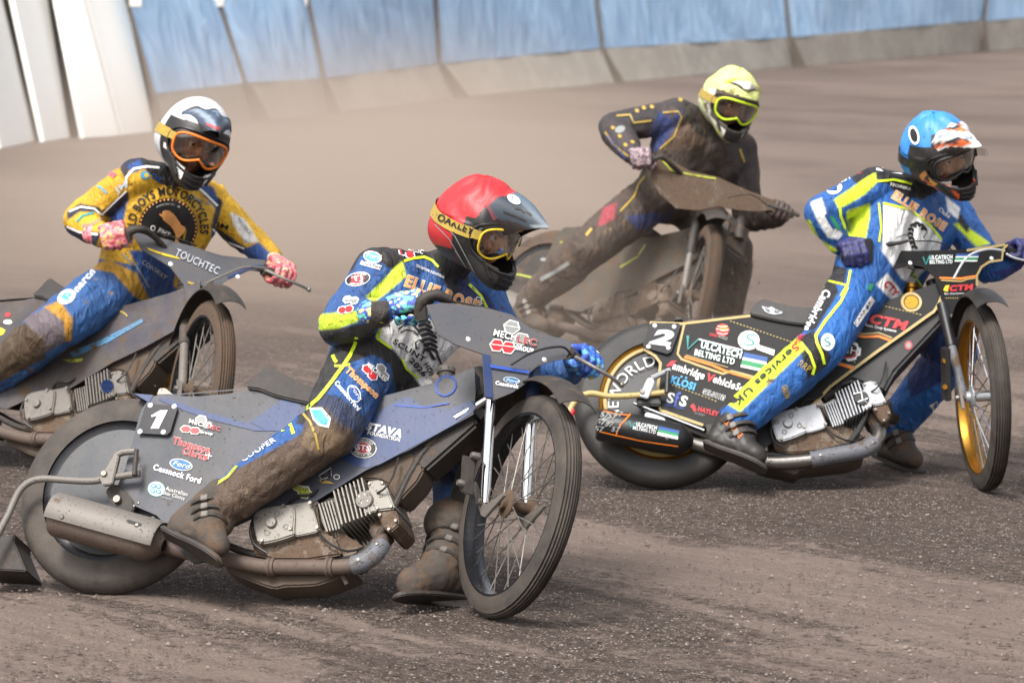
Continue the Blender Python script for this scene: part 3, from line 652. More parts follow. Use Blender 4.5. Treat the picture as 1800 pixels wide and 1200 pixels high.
# ================================================================== motorcycle 1: blue and slate, lead machine
B1 = Plane((174, 1044), (885, 1085), 28)
def build_bike1():
    B = B1; q = B.q
    th = thing('speedway_motorcycle', G(520, 1062), 'slate and blue speedway motorcycle with number 1 plate, leading under the red helmeted rider', 'motorcycle', 'speedway motorcycles')
    o = dict(pipe='pipe_brown', hub='alloy_muddy')
    rear_wheel(th, B, o); c, n = lockdir(912, 890, .355, 165, .43); front_wheel(th, c, n, None, o)
    up = (V((0, 0, 1)) - n * n.z).normalized(); fwd = up.cross(n); fwd = fwd if fwd.x > 0 or fwd.y < 0 else -fwd
    # body panels
    p = Part('side_panel', th); out = [(265, 698), (282, 693), (340, 697), (400, 692), (447, 683), (482, 697), (525, 706), (600, 712), (669, 697), (767, 671), (834, 645), (836, 690), (832, 728), (720, 790), (643, 826), (550, 883), (455, 905), (400, 930), (288, 918), (275, 905), (240, 890), (228, 880), (206, 869), (203, 860), (218, 830), (248, 720)]
    p.prism(B.qs(out, .088), -B.n * .006, MATS['panel_slate']); p.prism(B.qs([(550, 850), (669, 697), (767, 671), (834, 645), (832, 728), (720, 790), (643, 826)], .084), -B.n * .165, MATS['panel_slate'], .012)
    b2 = Part('side_panel', th); b2.prism(B.qs(out, -.082), -B.n * .006, MATS['panel_slate'])
    tp = Part('tail_cover', th); tp.prism([q(265, 698, .086), q(447, 683, .086), q(447, 683, -.086), q(265, 698, -.086)], B.u * .004, MATS['panel_slate']); tp.prism(B.qs([(235, 691), (270, 694), (262, 707)], .09), -B.n * .17, MATS['panel_blue']); tp.prism(B.qs([(275, 694), (279, 682), (290, 681), (305, 694)], .04), -B.n * .05, MATS['steel'], .003)
    gm = 3
    I = MATS
    p.decal([[(278, 702), (290, 699), (370, 726), (440, 744), (470, 757), (448, 757), (380, 740), (330, 724)]], I['panel_blue'])
    p.decal([[(440, 742), (498, 700), (525, 707), (560, 760), (470, 757)]], I['panel_blue'], .0022)
    p.decal([sm2([(560, 790), (590, 776), (705, 700), (740, 712), (790, 718), (828, 704), (828, 727), (720, 788), (643, 822), (590, 800)], 3)], I['panel_blue'], .0022)
    p.decal(stroke([(693, 712), (745, 716), (790, 708)], 2.5), I['ink_royal'], .004)
    # marks on the tail
    t = lambda s_, a, b_, h, m, **k: p.text(s_, a, b_, h, I[m], **k)
    for cx, cy, r_, m in ((354, 737, 11, 'ink_slate'), (365, 747, 9, 'ink_slate')): p.decal([hexa(cx, cy, r_, 12, .75)], I['ink_white_dusty'], .003); p.decal([hexa(cx, cy, r_ - 2.2, 12, .75)], I[m], .004)
    for cx, cy in ((327, 754), (343, 757)): p.decal([hexa(cx, cy, 11, 5, .68)], I['ink_white_dusty'], .0035); p.decal([hexa(cx, cy, 9, 5, .64)], I['ink_red_dusty'], .0045)
    t('MECH', (332, 743), (364, 752), 7, 'ink_white_dusty', bold=.03, edge=(I['panel_slate'], .03), off=.006); t('LEC', (366, 752.5), (387, 758), 7, 'ink_red_dusty', bold=.03, off=.006); t('Group', (351, 761), (374, 765), 5, 'ink_white_dusty', bold=.03, off=.006)
    t('Thompson', (303, 779), (368, 797), 12, 'ink_red_dusty', bold=.04, edge=(I['ink_white_dusty'], .025)); t('Clarke', (320, 797), (364, 809), 11, 'ink_red_dusty', bold=.04, edge=(I['ink_white_dusty'], .025)); p.decal(stroke([(361, 799), (373, 802)], 2) + stroke([(369, 795), (366, 807)], 2), I['ink_white_dusty'], .004)
    p.decal([circ(318.5, 816.5, 20.5, 10, rot=12)], I['ink_white_dusty'], .003); p.decal([circ(318.5, 816.5, 19, 8.6, rot=12)], I['ink_ford'], .004); t('Ford', (304, 817), (332, 824), 8, 'ink_white_dusty', shear=.3, off=.006, bold=.01)
    t('Cessnock Ford', (269, 825), (352, 850), 10, 'ink_white', bold=.03)
    p.decal([circ(275, 859, 15, 13, rot=10)], I['ink_pale_teal'], .003)
    for a, b_ in ((270, 854), (279, 855), (269, 863), (279, 864)): p.decal([circ(a, b_, 4.6, 3.6, rot=20)], I['ink_ford'], .004); p.decal([circ(a, b_, 3, 2.2, rot=20)], I['ink_pale_teal'], .005)
    t('Australian', (291, 861), (329, 872), 7, 'ink_white_dusty', bold=.0); t('Skin Clinics', (286, 868), (324, 879), 6.5, 'ink_white_dusty'); t('Adelaide', (281, 874), (302, 879), 3.6, 'ink_slate')
    t('STAVA', (643, 754), (706, 768), 12, 'ink_white_dusty', bold=.06, shear=.15); t('FOUNDATION', (646, 763), (703, 776), 6, 'ink_white_dusty', bold=.03)
    p.decal([circ(638.5, 787, 24, 18, rot=5)], I['ink_white_dusty'], .003); p.decal([circ(638.5, 787, 22.3, 16.4, rot=5)], I['ink_black'], .004); p.decal([circ(638.5, 787, 14.5, 10.6, rot=5)], I['ink_white_dusty'], .005); p.decal([circ(638.5, 787, 13, 9.4, rot=5)], I['ink_red_dusty'], .006)
    t('STS', (627, 790), (650, 793), 9, 'ink_white', bold=.03, off=.0075); p.arctext('STANFORD', (638.5, 787), 15.6, 11.4, -60, 60, 4.2, I['ink_white_dusty'], .006, rot=5); p.arctext('SERVICES', (638.5, 787), 20, 14.8, 235, 125, 4.2, I['ink_white_dusty'], .006, rot=5, inward=True)
    p.decal([[(516, 851), (530, 853), (533, 856), (543, 854), (546, 862), (554, 869), (545, 872), (541, 877), (530, 876), (524, 871), (523, 864), (515, 860)]], I['ink_white_dusty'], .003); p.decal([[(518, 853), (530, 855), (533, 858), (542, 857), (544, 863), (551, 869), (543, 870), (539, 875), (531, 874), (526, 869), (525, 863), (517, 859)]], I['ink_lime_muddy'], .004)
    p.decal(stroke([(561, 836), (582, 822), (583, 836), (566, 843)], 1.5, True), I['ink_white_dusty'], .003)
    for a in range(3):
        for b_ in range(3):
            if (a + b_) % 2 == 0: x, y = 565 + a * 6, 836 - a * 3.5 + b_ * 4; p.decal([[(x, y), (x + 5, y - 3), (x + 5, y + 1), (x, y + 4)]], I['ink_black'], .004)
    p.decal(stroke(circ(592, 838, 5, 4), 1.5, True), I['ink_white_dusty'], .003); p.decal([[(560, 842), (580, 846), (588, 850), (566, 849)]], I['ink_yellow_muddy'], .003)
    for (x, y) in ((243, 884), (235, 889)): rivet(p, q(x, y, .088), B.n, .006, I['steel'])
    # number plate
    npl = Part('number_plate', th); cr = [(260, 709), (309, 713), (312, 717), (299, 759), (293, 764), (246, 761), (242, 757), (256, 711)]
    npl.prism(B.qs(cr, .104), -B.n * .004, I['ink_navy'] if 0 else I['rim_dark']); npl.decal([[(266, 730), (282, 721), (295, 721), (279, 753), (265, 753), (277, 730), (267, 733)]], I['ink_white'])
    for (x, y) in ((264, 712), (306, 714), (246, 758), (287, 759)): rivet(npl, q(x, y, .104), B.n, .0085, I['ink_white'])
    # seat
    st = Part('seat', th); st.prism(B.qs(sm2([(431, 680), (447, 662), (466, 641), (480, 646), (520, 668), (549, 679), (580, 690), (600, 706), (560, 712), (529, 706), (482, 695), (455, 684)], 2), .105), -B.n * .21, I['seat_mud'], .014)
    # tank filler
    fl_ = Part('filler_neck', th); a, b_ = q(784, 690, .0), q(784, 652, .0); d = (b_ - a); fl_.lathe(a, d.normalized(), [(.024, -.03), (.022, .02), (.024, d.length - .012), (.030, d.length - .008), (.030, d.length + .008), (.027, d.length + .012), (.001, d.length + .012)], I['steel_dusty'], 24); fl_.lathe(q(784, 678, .089), B.n, [(.030, .001), (.036, .003), (.036, -.001)], I['ink_royal'], 28)
    # lower frame cover
    lc = Part('frame_cover', th); lc.prism(B.qs([(832, 730), (840, 745), (746, 828), (720, 815), (722, 791)], .060), -B.n * .12, I['black_muddy'], .01); lc.prism(B.qs(sm2([(720, 790), (745, 826), (716, 865), (697, 880), (680, 850), (655, 842), (618, 842), (645, 826)], 2), .06), -B.n * .12, I['mud'], .012)
    lc.tube([q(800, 735, .085), q(855, 702, .07)], .012, I['chrome'], 12)
    frame_tubes(th, B)
    # engine, exhaust
    e, hd = engine(th, B, dict()); hd.text('JAWA', (629, 881), (651, 877), 8, I['steel'], grid=0) if 0 else None
    for (x, y, w_) in ((630, 872, 5), (640, 869, 4), (634, 884, 6), (645, 880, 5)): hd.lathe(q(x, y, .110), B.n, [(.001, .001), (.004, .0005)], I['steel'], 8)
    ex, w_ = exhaust(th, B, o, [(270, 952), (320, 968), (360, 975), (400, 983), (458, 995), (505, 996), (552, 996), (598, 996), (633, 990), (658, 975, -.01), (671, 952, -.03), (661, 930, -.05)], .0245, .075, (38, 50), (22, 33))
    sl_, hs_, (a, d, e1, L) = silencer(th, B, o, (94, 905), (282, 957), .066, .17, 'pipe_grey' if 0 else 'steel_dusty', 'pipe_brown', .13)
    hs_.decal([[(222, 914), (226, 913), (249, 920), (248, 924), (225, 918)]], I['ink_black'], .003)
    sp_ = Part('sump', th); sp_.prism(B.qs(sm2([(395, 1000), (440, 1020), (480, 1034), (500, 1030), (555, 1028), (600, 1012), (620, 1000), (560, 985), (430, 985)], 2), .05), -B.n * .12, I['mud'], .01); sp_.tube([q(600, 1008, .05), q(610, 1026, .04)], .008, I['mud'], 8)
    # deflector support and rear bracket
    db = Part('deflector_bar', th); db.tube([q(*a_, .13) for a_ in ((-20, 970), (0, 932), (15, 903), (32, 866), (50, 848), (75, 841), (112, 843), (162, 845), (200, 838), (246, 832))], .0115, I['steel_dusty'], 14, 4)
    db.tube([q(190, 846, .135), q(205, 800, .125), q(238, 793, .12)], .011, I['steel_dusty'], 10, 3); db.prism(B.qs([(175, 840), (200, 798), (209, 800), (197, 850), (180, 852)], .15), -B.n * .02, I['steel_dusty'], .003); db.tube([q(240, 790, .15), q(236, 835, .15)], .008, I['black_muddy'], 10); db.lathe(q(183, 832, .152), B.n, [(.001, .006), (.009, .006), (.011, 0)], I['steel'], 12)
    dd = Part('dirt_deflector', th); dd.prism(B.qs([(-30, 945), (27, 938), (24, 950), (46, 1003), (-30, 1000)], .06), -B.n * .14, I['black_muddy'], .004)
    ax = Part('chain_adjuster', th); ax.prism(B.qs(sm2([(185, 862), (205, 850), (235, 880), (228, 905), (200, 892)], 2), .095), -B.n * .03, I['black_muddy'], .004); ax.lathe(q(207, 878, .1), B.n, [(.001, .012), (.012, .012), (.014, 0)], I['steel'], 14)
    fr = Part('footrest', th); fr.tube([q(330, 918, .10), q(322, 925, .22)], .013, I['steel'], 12); fr.prism(B.qs([(305, 905), (345, 905), (372, 985), (340, 990), (300, 955)], .10), -B.n * .012, I['black_muddy'], .003)
    # fork, bottom bracket plates, mudguard
    sr = q(863, 700, 0); ax_r = c + n * .072; ax_l = c - n * .072
    wk = (ax_r - P(*(pix(ax_r)), 1)); tR = (ax_r - CAM).dot(FW)
    topR = P(864, 690, tR + .10); botR = P(852, 884, tR - .0); axis = (topR - botR)
    for nm, off in ((1, V((0, 0, 0))), (0, ax_l - ax_r)):
        fk = Part('fork_leg', th); a_, b_ = botR + off, topR + off; fk.tube([a_, a_ + axis * .12, b_], [.013, .0165, .0165], I['chrome'], 18); fk.tube([b_ - axis * .03, b_ + axis * .42], .021, I['panel_blue'], 18)
        bk = Part('axle_bracket', fk); Q, nn = planar(botR + off + n * .012, botR + off + n * .012 + axis, botR + off + n * .012 + fwd); m0 = V(pix(botR + off)) - V((850, 890))
        for ring in ([(823, 850), (832, 852), (849, 893), (882, 871), (884, 876), (850, 915), (843, 912)],): bk.prism([Q(x + m0.x, y + m0.y) for x, y in ring], -n * .01, I['steel_dusty'], .002)
        bk.lathe(botR + off + n * .016, n, [(.001, .012), (.010, .012), (.012, 0)], I['steel'], 12)
    axl = Part('front_axle', th); axl.tube([ax_l, ax_r], .009, I['steel'], 12)
    arc_fender(th, c, n, -95, 33, .402, .13, up, fwd, I['black_muddy'], flare=.03)
    tb = Part('fork_damper', th); tb.box(P(822, 835, tR - .02), (fwd * .03, n * .012, axis.normalized() * .06), I['black_muddy'], .004)
    for (x, y) in ((832, 800), (808, 848)): tb.lathe(P(x, y, tR - .035), n, [(.001, .008), (.009, .008), (.012, 0), (.012, -.02)], I['steel'], 12)
    # front plate that wraps the bars
    tc_ = (sr - CAM).dot(FW); Q, nn = planar(P(750, 534, 13.10), P(1004, 600, 13.28), P(858, 700, 13.02))
    sh = Part('front_shield', th); oc = [(750, 536), (775, 532), (800, 534), (850, 540), (885, 549), (900, 553), (943, 584), (1004, 599), (1005, 606), (995, 630), (970, 634), (944, 644), (930, 656), (927, 672), (900, 690), (868, 703), (853, 698), (848, 622), (800, 605), (770, 588)]
    sh.prism([Q(x, y) for x, y in oc], -nn * .004, I['shield_grey']); sh.prism([Q(x, y, .0015) for x, y in ((848, 622), (861, 625), (866, 700), (853, 698))], nn * .003, I['panel_blue'])
    sh.decal([[(861, 640), (930, 652), (930, 657), (861, 646)]], I['ink_royal'], .003)
    sh.decal([hexa(899, 575, 16, 18, .85)], I['ink_white_dusty'], .003); sh.decal([hexa(899, 575, 13, 18, .85)], I['ink_slate'], .004); sh.decal([hexa(915, 596, 17, 18, .7)], I['ink_white_dusty'], .0032); sh.decal([hexa(915, 596, 14, 18, .7)], I['ink_slate'], .0042)
    for cx, cy in ((873, 607), (893, 611)): sh.decal([hexa(cx, cy, 14, 8, .92)], I['ink_white_dusty'], .0035); sh.decal([hexa(cx, cy, 11.4, 8, .9)], I['ink_red'], .0045)
    sh.decal(stroke([(860, 605), (906, 611)], 1.6) + stroke([(884, 572), (914, 577)], 1.6), I['ink_white_dusty'], .0055)
    sh.text('MECH', (866, 590), (905, 600), 11, I['ink_white'], bold=.02, edge=(I['shield_grey'], .04), off=.007); sh.text('LEC', (908, 601), (942, 609), 11, I['ink_red_dusty'], bold=.02, edge=(I['ink_white_dusty'], .03), off=.007); sh.text('GROUP', (904, 614), (936, 621), 7, I['ink_white'], bold=.05, off=.007)
    sh.decal([circ(899, 669, 15, 6, rot=10)], I['ink_white_dusty'], .004); sh.decal([circ(899, 669, 13.8, 5, rot=10)], I['ink_ford'], .005); sh.text('Ford', (889, 670), (909, 674), 5, I['ink_white'], shear=.3, off=.006); sh.text('Cessnock', (870, 676), (911, 683), 6.5, I['ink_white'], bold=.04)
    for (x, y) in ((823, 596), (957, 632)): rivet(sh, Q(x, y), nn, .0085, I['ink_white'])
    # bars
    gR0, gR1 = P(700, 546, 13.24), P(748, 537, 13.22); gL0, gL1 = P(1048, 652, 13.44), P(1000, 622, 13.37)
    hb = bar(th, [gR0, gR1, P(765, 522, 13.22), P(800, 540, 13.26), P(880, 600, 13.3), P(960, 610, 13.34), gL1, gL0]); grip(hb, gR1, gR0); grip(hb, gL1, P(1036, 645, 13.42))
    cl = Part('throttle_clamp', hb); cl.tube([P(735, 560, 13.2), P(741, 530, 13.19), P(765, 518, 13.19), P(792, 527, 13.2)], [.012, .02, .017, .012], I['black_muddy'], 12, 3); cl.box(P(741, 545, 13.2), (V((.018, 0, .004)), V((0, .02, 0)), V((-.004, 0, .035))), I['black_muddy'], .005)
    lever(hb, [P(1012, 628, 13.34), P(1040, 643, 13.3), P(1070, 660, 13.3), P(1093, 676, 13.32)], 'steel', .006)
    cable(hb, [P(790, 529, 13.2), P(840, 538, 13.24), P(885, 551, 13.3), P(912, 566, 13.45)], 'black_muddy'); cable(hb, [P(1005, 624, 13.24), P(990, 610, 13.22), P(960, 612, 13.18), P(930, 622, 13.12), P(898, 641, 13.1)], 'black_plastic', .004)
    return th
bike1 = build_bike1()
# ------------------------------------------------------------------ riders: one continuous body, helmet, gloves, boots
def head_frame(yaw, pitch, roll):
    f0 = V((math.sin(R(yaw)), -math.cos(R(yaw)), 0)); z = V((0, 0, 1)); p = R(pitch)
    f = f0 * math.cos(p) - z * math.sin(p); u = z * math.cos(p) + f0 * math.sin(p); l = u.cross(f)
    r = R(roll); u2 = u * math.cos(r) - l * math.sin(r) * (-1) * -1; u2 = u * math.cos(r) + (-l) * -math.sin(r) if 0 else u * math.cos(r) + l * math.sin(r); l2 = u2.cross(f)
    return f, l2, u2
def limb(p, pts, rs):
    for i in range(len(pts) - 1): p.capsule(pts[i], pts[i + 1], rs[i], rs[i + 1])
def body(th, J, sz=None, voxel=.0075, wr=.0045, m='suit'):
    """J: joints in world space; returns the body part, fused into one skin"""
    z = dict(thigh=.098, knee=.082, calf=.078, ank=.062, sh=.072, up=.064, el=.056, wr=.042, chest=.125, belly=.13, hip=.12); z.update(sz or {})
    b = Part('body', th, [MATS[m]], smooth=80); hr, hl, sr, sl_ = J['hipR'], J['hipL'], J['shR'], J['shL']; hm = (hr + hl) / 2; smid = (sr + sl_) / 2
    for h, s_ in ((hr, sr), (hl, sl_)):
        a = h.lerp(hm, .35); c = s_.lerp(smid, .42) + (hm - smid) * .22; limb(b, [a, a.lerp(c, .5), c], [z['hip'], z['belly'] * .92, z['chest'] * .95])
    limb(b, [hm, hm.lerp(smid, .5), smid + (hm - smid) * .18], [z['hip'], z['belly'], z['chest']])
    limb(b, [sr, smid, sl_], [z['sh'], z['sh'] * 1.15, z['sh']]); limb(b, [smid, J['neck'], J['head']], [.085, .062, .06])
    for k in 'RL':
        e, w_ = J['el' + k], J['wr' + k]; s_ = J['sh' + k]
        limb(b, [s_, s_.lerp(e, .5), e, e.lerp(w_, .35), w_], [z['sh'] * .98, z['up'], z['el'], z['el'] * .98, z['wr']])
        kn, an, hp = J['kn' + k], J['an' + k], J['hip' + k]
        limb(b, [hp, hp.lerp(kn, .45), kn, kn.lerp(an, .35), an], [z['hip'] * .9, z['thigh'], z['knee'], z['calf'], z['ank']])
        b.capsule(an, an + (J['toe' + k] - an) * .5, z['ank'] * .75, .04)
    # head with a face behind the goggles
    f, l, u = J['frame']; h = J['head'] - u * .028 + f * .014; b.ball(h + u * .01, (.086, .073, .095), ax=(f, l, u)); b.ball(h + f * .045 - u * .045, (.04, .045, .04), ax=(f, l, u)); b.ball(h + f * .090 - u * .014, (.022, .015, .028), ax=(f, l, u))
    b.ball(h + f * .072 + u * .024, (.018, .05, .012), ax=(f, l, u))
    for s_ in (1, -1): b.ball(h + f * .062 + l * .034 * s_ - u * .026, (.022, .022, .02), ax=(f, l, u))
    b.fuse(voxel, 5); b.wrinkle(wr); return b
def skinfn(J):
    h, (f, l, u) = J['head'], J['frame']; return lambda v, x, y: (v - h).length < .168 and (v - h).dot(f) > -.05 and (v - h).dot(u) > -.14
def neckfn(J):
    h, (f, l, u) = J['head'], J['frame']; return lambda v, x, y: (v - h).length < .23
def helmet(th, J, s, o):
    """moto-cross style helmet with race cover, peak, goggles"""
    h = J['head']; f, l, u = J['frame']; W = lambda x, y, z: h + (f * x + l * y + u * z) * s
    def rad(az, el):
        ca, sa, ce, se = math.cos(R(az)), math.sin(R(az)), math.cos(R(el)), math.sin(R(el))
        r = 1 / math.sqrt((ce * ca / .140) ** 2 + (ce * sa / .118) ** 2 + (se / .138) ** 2)
        aa = abs(((az + 180) % 360) - 180)
        r += .075 * math.exp(-((aa / 42) ** 2 + ((el + 50) / 20) ** 2)) + .02 * math.exp(-(((aa - 150) / 60) ** 2 + ((el + 25) / 25) ** 2))
        if o.get('fold') and el > 5: r += .008 * noise.noise(V((math.cos(R(az)) * 1.8, math.sin(R(az)) * 2.2, el * .035))) + .0025 * abs(noise.noise(V((math.cos(R(az)) * 4, math.sin(R(az)) * 4, el * .05 + 5))))
        return r
    D = lambda az, el, k=1., o_=0.: W(*[(rad(az, el) * k + o_) * c for c in (math.cos(R(el)) * math.cos(R(az)), math.cos(R(el)) * math.sin(R(az)), math.sin(R(el)))])
    sh = Part('helmet', th, [MATS[o.get('m', 'helmet')]], smooth=60); na, ne = 160, 84; bm = bmesh.new(); rows = []; cols = {}
    for j in range(ne + 1):
        el = -74 + 164 * j / ne; row = []
        for i in range(na):
            az = -180 + 360 * i / na; a2, e2 = az, el
            q = bm.verts.new(D(a2, e2)); row.append(q); cols[q] = (az, el)
        rows.append(row)
    hole = lambda az, el: (abs(az) / 63) ** 3 + (abs(el + 13) / 25) ** 3 < 1
    for j in range(ne):
        for i in range(na):
            az = -180 + 360 * (i + .5) / na; el = -74 + 164 * (j + .5) / ne
            if not hole(az, el): bm.faces.new([rows[j][i], rows[j][(i + 1) % na], rows[j + 1][(i + 1) % na], rows[j + 1][i]])
    angs = [cols[q] for q in bm.verts]; bm.verts.index_update(); V0 = [q.co.copy() for q in bm.verts]; F0 = [[x.index for x in fc.verts] for fc in bm.faces]; bm.free()
    n0 = len(V0); V1 = [h + (p - h) * .93 for p in V0]; edge = {}
    for fc in F0:
        for a, b in zip(fc, fc[1:] + fc[:1]): edge[(a, b)] = 1
    rimf = [(b, a, a + n0, b + n0) for (a, b) in edge if (b, a) not in edge]
    sh.add(V0 + V1, F0 + [[x + n0 for x in fc[::-1]] for fc in F0] + rimf)
    cf = o['color']; c1 = [srgb(cf(a, e)) for a, e in angs]; sh.col = c1 + [srgb('161616')] * n0
    J['sp'] = D
    # trim ridge round the eye port and the chin vent
    tr = Part('port_trim', sh); tr.tube([D(62 * math.copysign(abs(math.cos(t)) ** .67, math.cos(t)), -13 + 25 * math.copysign(abs(math.sin(t)) ** .67, math.sin(t)), 1, .001) for t in [2 * math.pi * k / 48 for k in range(49)]], .0045 * s, MATS[o.get('trim', 'black_plastic')], 8)
    cv = Part('chin_vent', sh); cv.add([D(a, e, 1, .004) for e in (-50, -44, -38) for a in (-16, -8, 0, 8, 16)], [(r_ * 5 + c, r_ * 5 + c + 1, r_ * 5 + c + 6, r_ * 5 + c + 5) for r_ in range(2) for c in range(4)], MATS[o.get('vent', 'black_plastic')])
    for k in range(3): cv.tube([D(-12, -48 + k * 4, 1, .006), D(0, -48 + k * 4, 1, .008), D(12, -48 + k * 4, 1, .006)], .0022 * s, MATS['black_clean'], 6)
    for sd_ in (1, -1): cv.tube([D(sd_ * 24, -44, 1, .004), D(sd_ * 38, -34, 1, .004)], .006 * s, MATS[o.get('vent', 'black_plastic')], 8)
    # peak
    if o.get('peak'):
        pk = Part('peak', sh, smooth=50); L, droop, wide = o['peak'][:3]; pe = o.get('pe', 46); n_, m_ = 18, 14; vs, fs = [], []
        for dz in (0, -.006):
            for j in range(m_ + 1):
                v = j / m_
                for i in range(n_ + 1):
                    a = -1 + 2 * i / n_; b = D(a * wide, pe - (pe - 33) * abs(a) ** 2.5 - 3 * v, 1, .006); tip = (f * (L * (1 - .70 * abs(a) ** 1.5)) - u * (droop * (1 + .3 * a * a))) * s
                    inn = l * (-a * .05 * v * v * s); p = b + tip * v + inn + u * (s * (dz + .014 * math.sin(v * math.pi) * (1 - a * a) + (.006 * math.cos(a * 9) * (1 - v) if dz == 0 else 0))); vs.append(p)
        st = (n_ + 1) * (m_ + 1); Wd = n_ + 1
        for j in range(m_):
            for i in range(n_): a = j * Wd + i; fs += [(a, a + 1, a + Wd + 1, a + Wd), (st + a + Wd, st + a + Wd + 1, st + a + 1, st + a)]
        for i in range(n_): a = m_ * Wd + i; fs.append((a, a + 1, st + a + 1, st + a)); fs.append((i, st + i, st + i + 1, i + 1))
        for j in range(m_): a = j * Wd; fs.append((a, a + Wd, st + a + Wd, st + a)); a += n_; fs.append((a, st + a, st + a + Wd, a + Wd))
        pk.add(vs, fs, MATS['helmet']); pc = o['peak'][3]; pk.col = [srgb(pc(-1 + 2 * ((k % st) % Wd) / n_, (k % st) // Wd / m_)) if k < st else srgb(o.get('under', '1a1414')) for k in range(2 * st)]
        J['peak'] = pk
    # goggles
    gg = Part('goggles', sh, smooth=50); gr = .136 if not o.get('gr') else o['gr']
    def GP(az, el, k=gr):
        ca, sa, ce, se = math.cos(R(az)), math.sin(R(az)), math.cos(R(el)), math.sin(R(el)); return W(k * ce * ca, k * .95 * ce * sa, k * se)
    loop = []
    for k in range(60):
        t = 2 * math.pi * k / 60; c_, s_ = math.cos(t), math.sin(t); az = 50 * math.copysign(abs(c_) ** .5, c_); el = -15 + 20.5 * math.copysign(abs(s_) ** .6, s_)
        if s_ < 0: el += 9 * math.exp(-(az / 12) ** 2); el -= 2.5 * math.exp(-((abs(az) - 30) / 14) ** 2)
        loop.append((az, el))
    gg.tube([GP(a, e) for a, e in loop + loop[:1]], .0050 * s * o.get('ft', 1), MATS[o['frame']], 8); gg.tube([GP(a * 1.09, -15 + (e + 15) * 1.12, gr - .010) for a, e in loop + loop[:1]], .0095 * s, MATS[o.get('frame2', 'black_plastic')], 8)
    ln = Part('lens', gg, smooth=80); cols_ = []; vs = [GP(0, -9, gr - .001)]; fs = []; rings = 6
    for j in range(1, rings + 1):
        for a, e in loop: vs.append(GP(a * j / rings, -9 + (e + 9) * j / rings, gr - .001))
    for j in range(rings):
        for k in range(60):
            k2 = (k + 1) % 60
            if j == 0: fs.append((0, 1 + k, 1 + k2))
            else: fs.append((1 + (j - 1) * 60 + k, 1 + (j - 1) * 60 + k2, 1 + j * 60 + k2, 1 + j * 60 + k))
    ln.add(vs, fs, MATS[o.get('lens', 'lens_clear')])
    sp = Part('goggle_strap', gg, smooth=60); vs, fs = [], []; se_ = o.get('strap_el', -7)
    azs = [50 + (310 - 50) * k / 60 for k in range(61)]
    for az in azs:
        a_ = ((az + 180) % 360) - 180; w_ = 7.5 if abs(a_) > 60 else 6
        for e in (-w_, w_):
            el = se_ + e + o.get('rise', 3) * (1 - math.cos(R(max(0, abs(a_) - 60))))
            if abs(a_) < 62: vs.append(GP(a_, el, gr + .001 + .0 * s).lerp(D(a_, el, 1, .005), (abs(a_) - 50) / 12))
            else: vs.append(D(a_, el, 1, .005))
    fs = [(2 * k, 2 * k + 2, 2 * k + 3, 2 * k + 1) for k in range(60)]; sp.add(vs, fs, MATS[o['strap']]); J['strap'] = sp; 
    if o.get('rolloff', True):
        ro = Part('tear_off_tab', gg); sgn = o.get('tabside', 1); p0 = GP(50 * sgn, -13, gr + .004); e1 = (GP(60 * sgn, -13, gr) - GP(50 * sgn, -13, gr)).normalized(); ro.box(p0 + e1 * .012 * s, (e1 * .010 * s, u * .014 * s, e1.cross(u) * .006 * s), MATS['black_plastic'], .002)
        a = p0 + e1 * .02 * s; o_ = (RT * sgn * .048 + UP * -.004) * s; ro.add([a + u * .018 * s, a - u * .014 * s, a - u * .017 * s + o_, a + u * .012 * s + o_], [(0, 1, 2, 3)], MATS['tearoff']); ro.add([a + u * .018 * s + f * .003, a - u * .014 * s + f * .003, a - u * .016 * s + o_ * .7 + f * .006, a + u * .014 * s + o_ * .7 + f * .006], [(0, 1, 2, 3)], MATS['tearoff'])
    for sd_ in (1, -1):
        ey = Part('eye', th); c = h + f * .086 + l * .031 * sd_ - u * .024; ey.ball(c, .0125, MATS['ink_white']); ey.ball(c + f * .0075, .0072, MATS['ink_black'])
    return sh
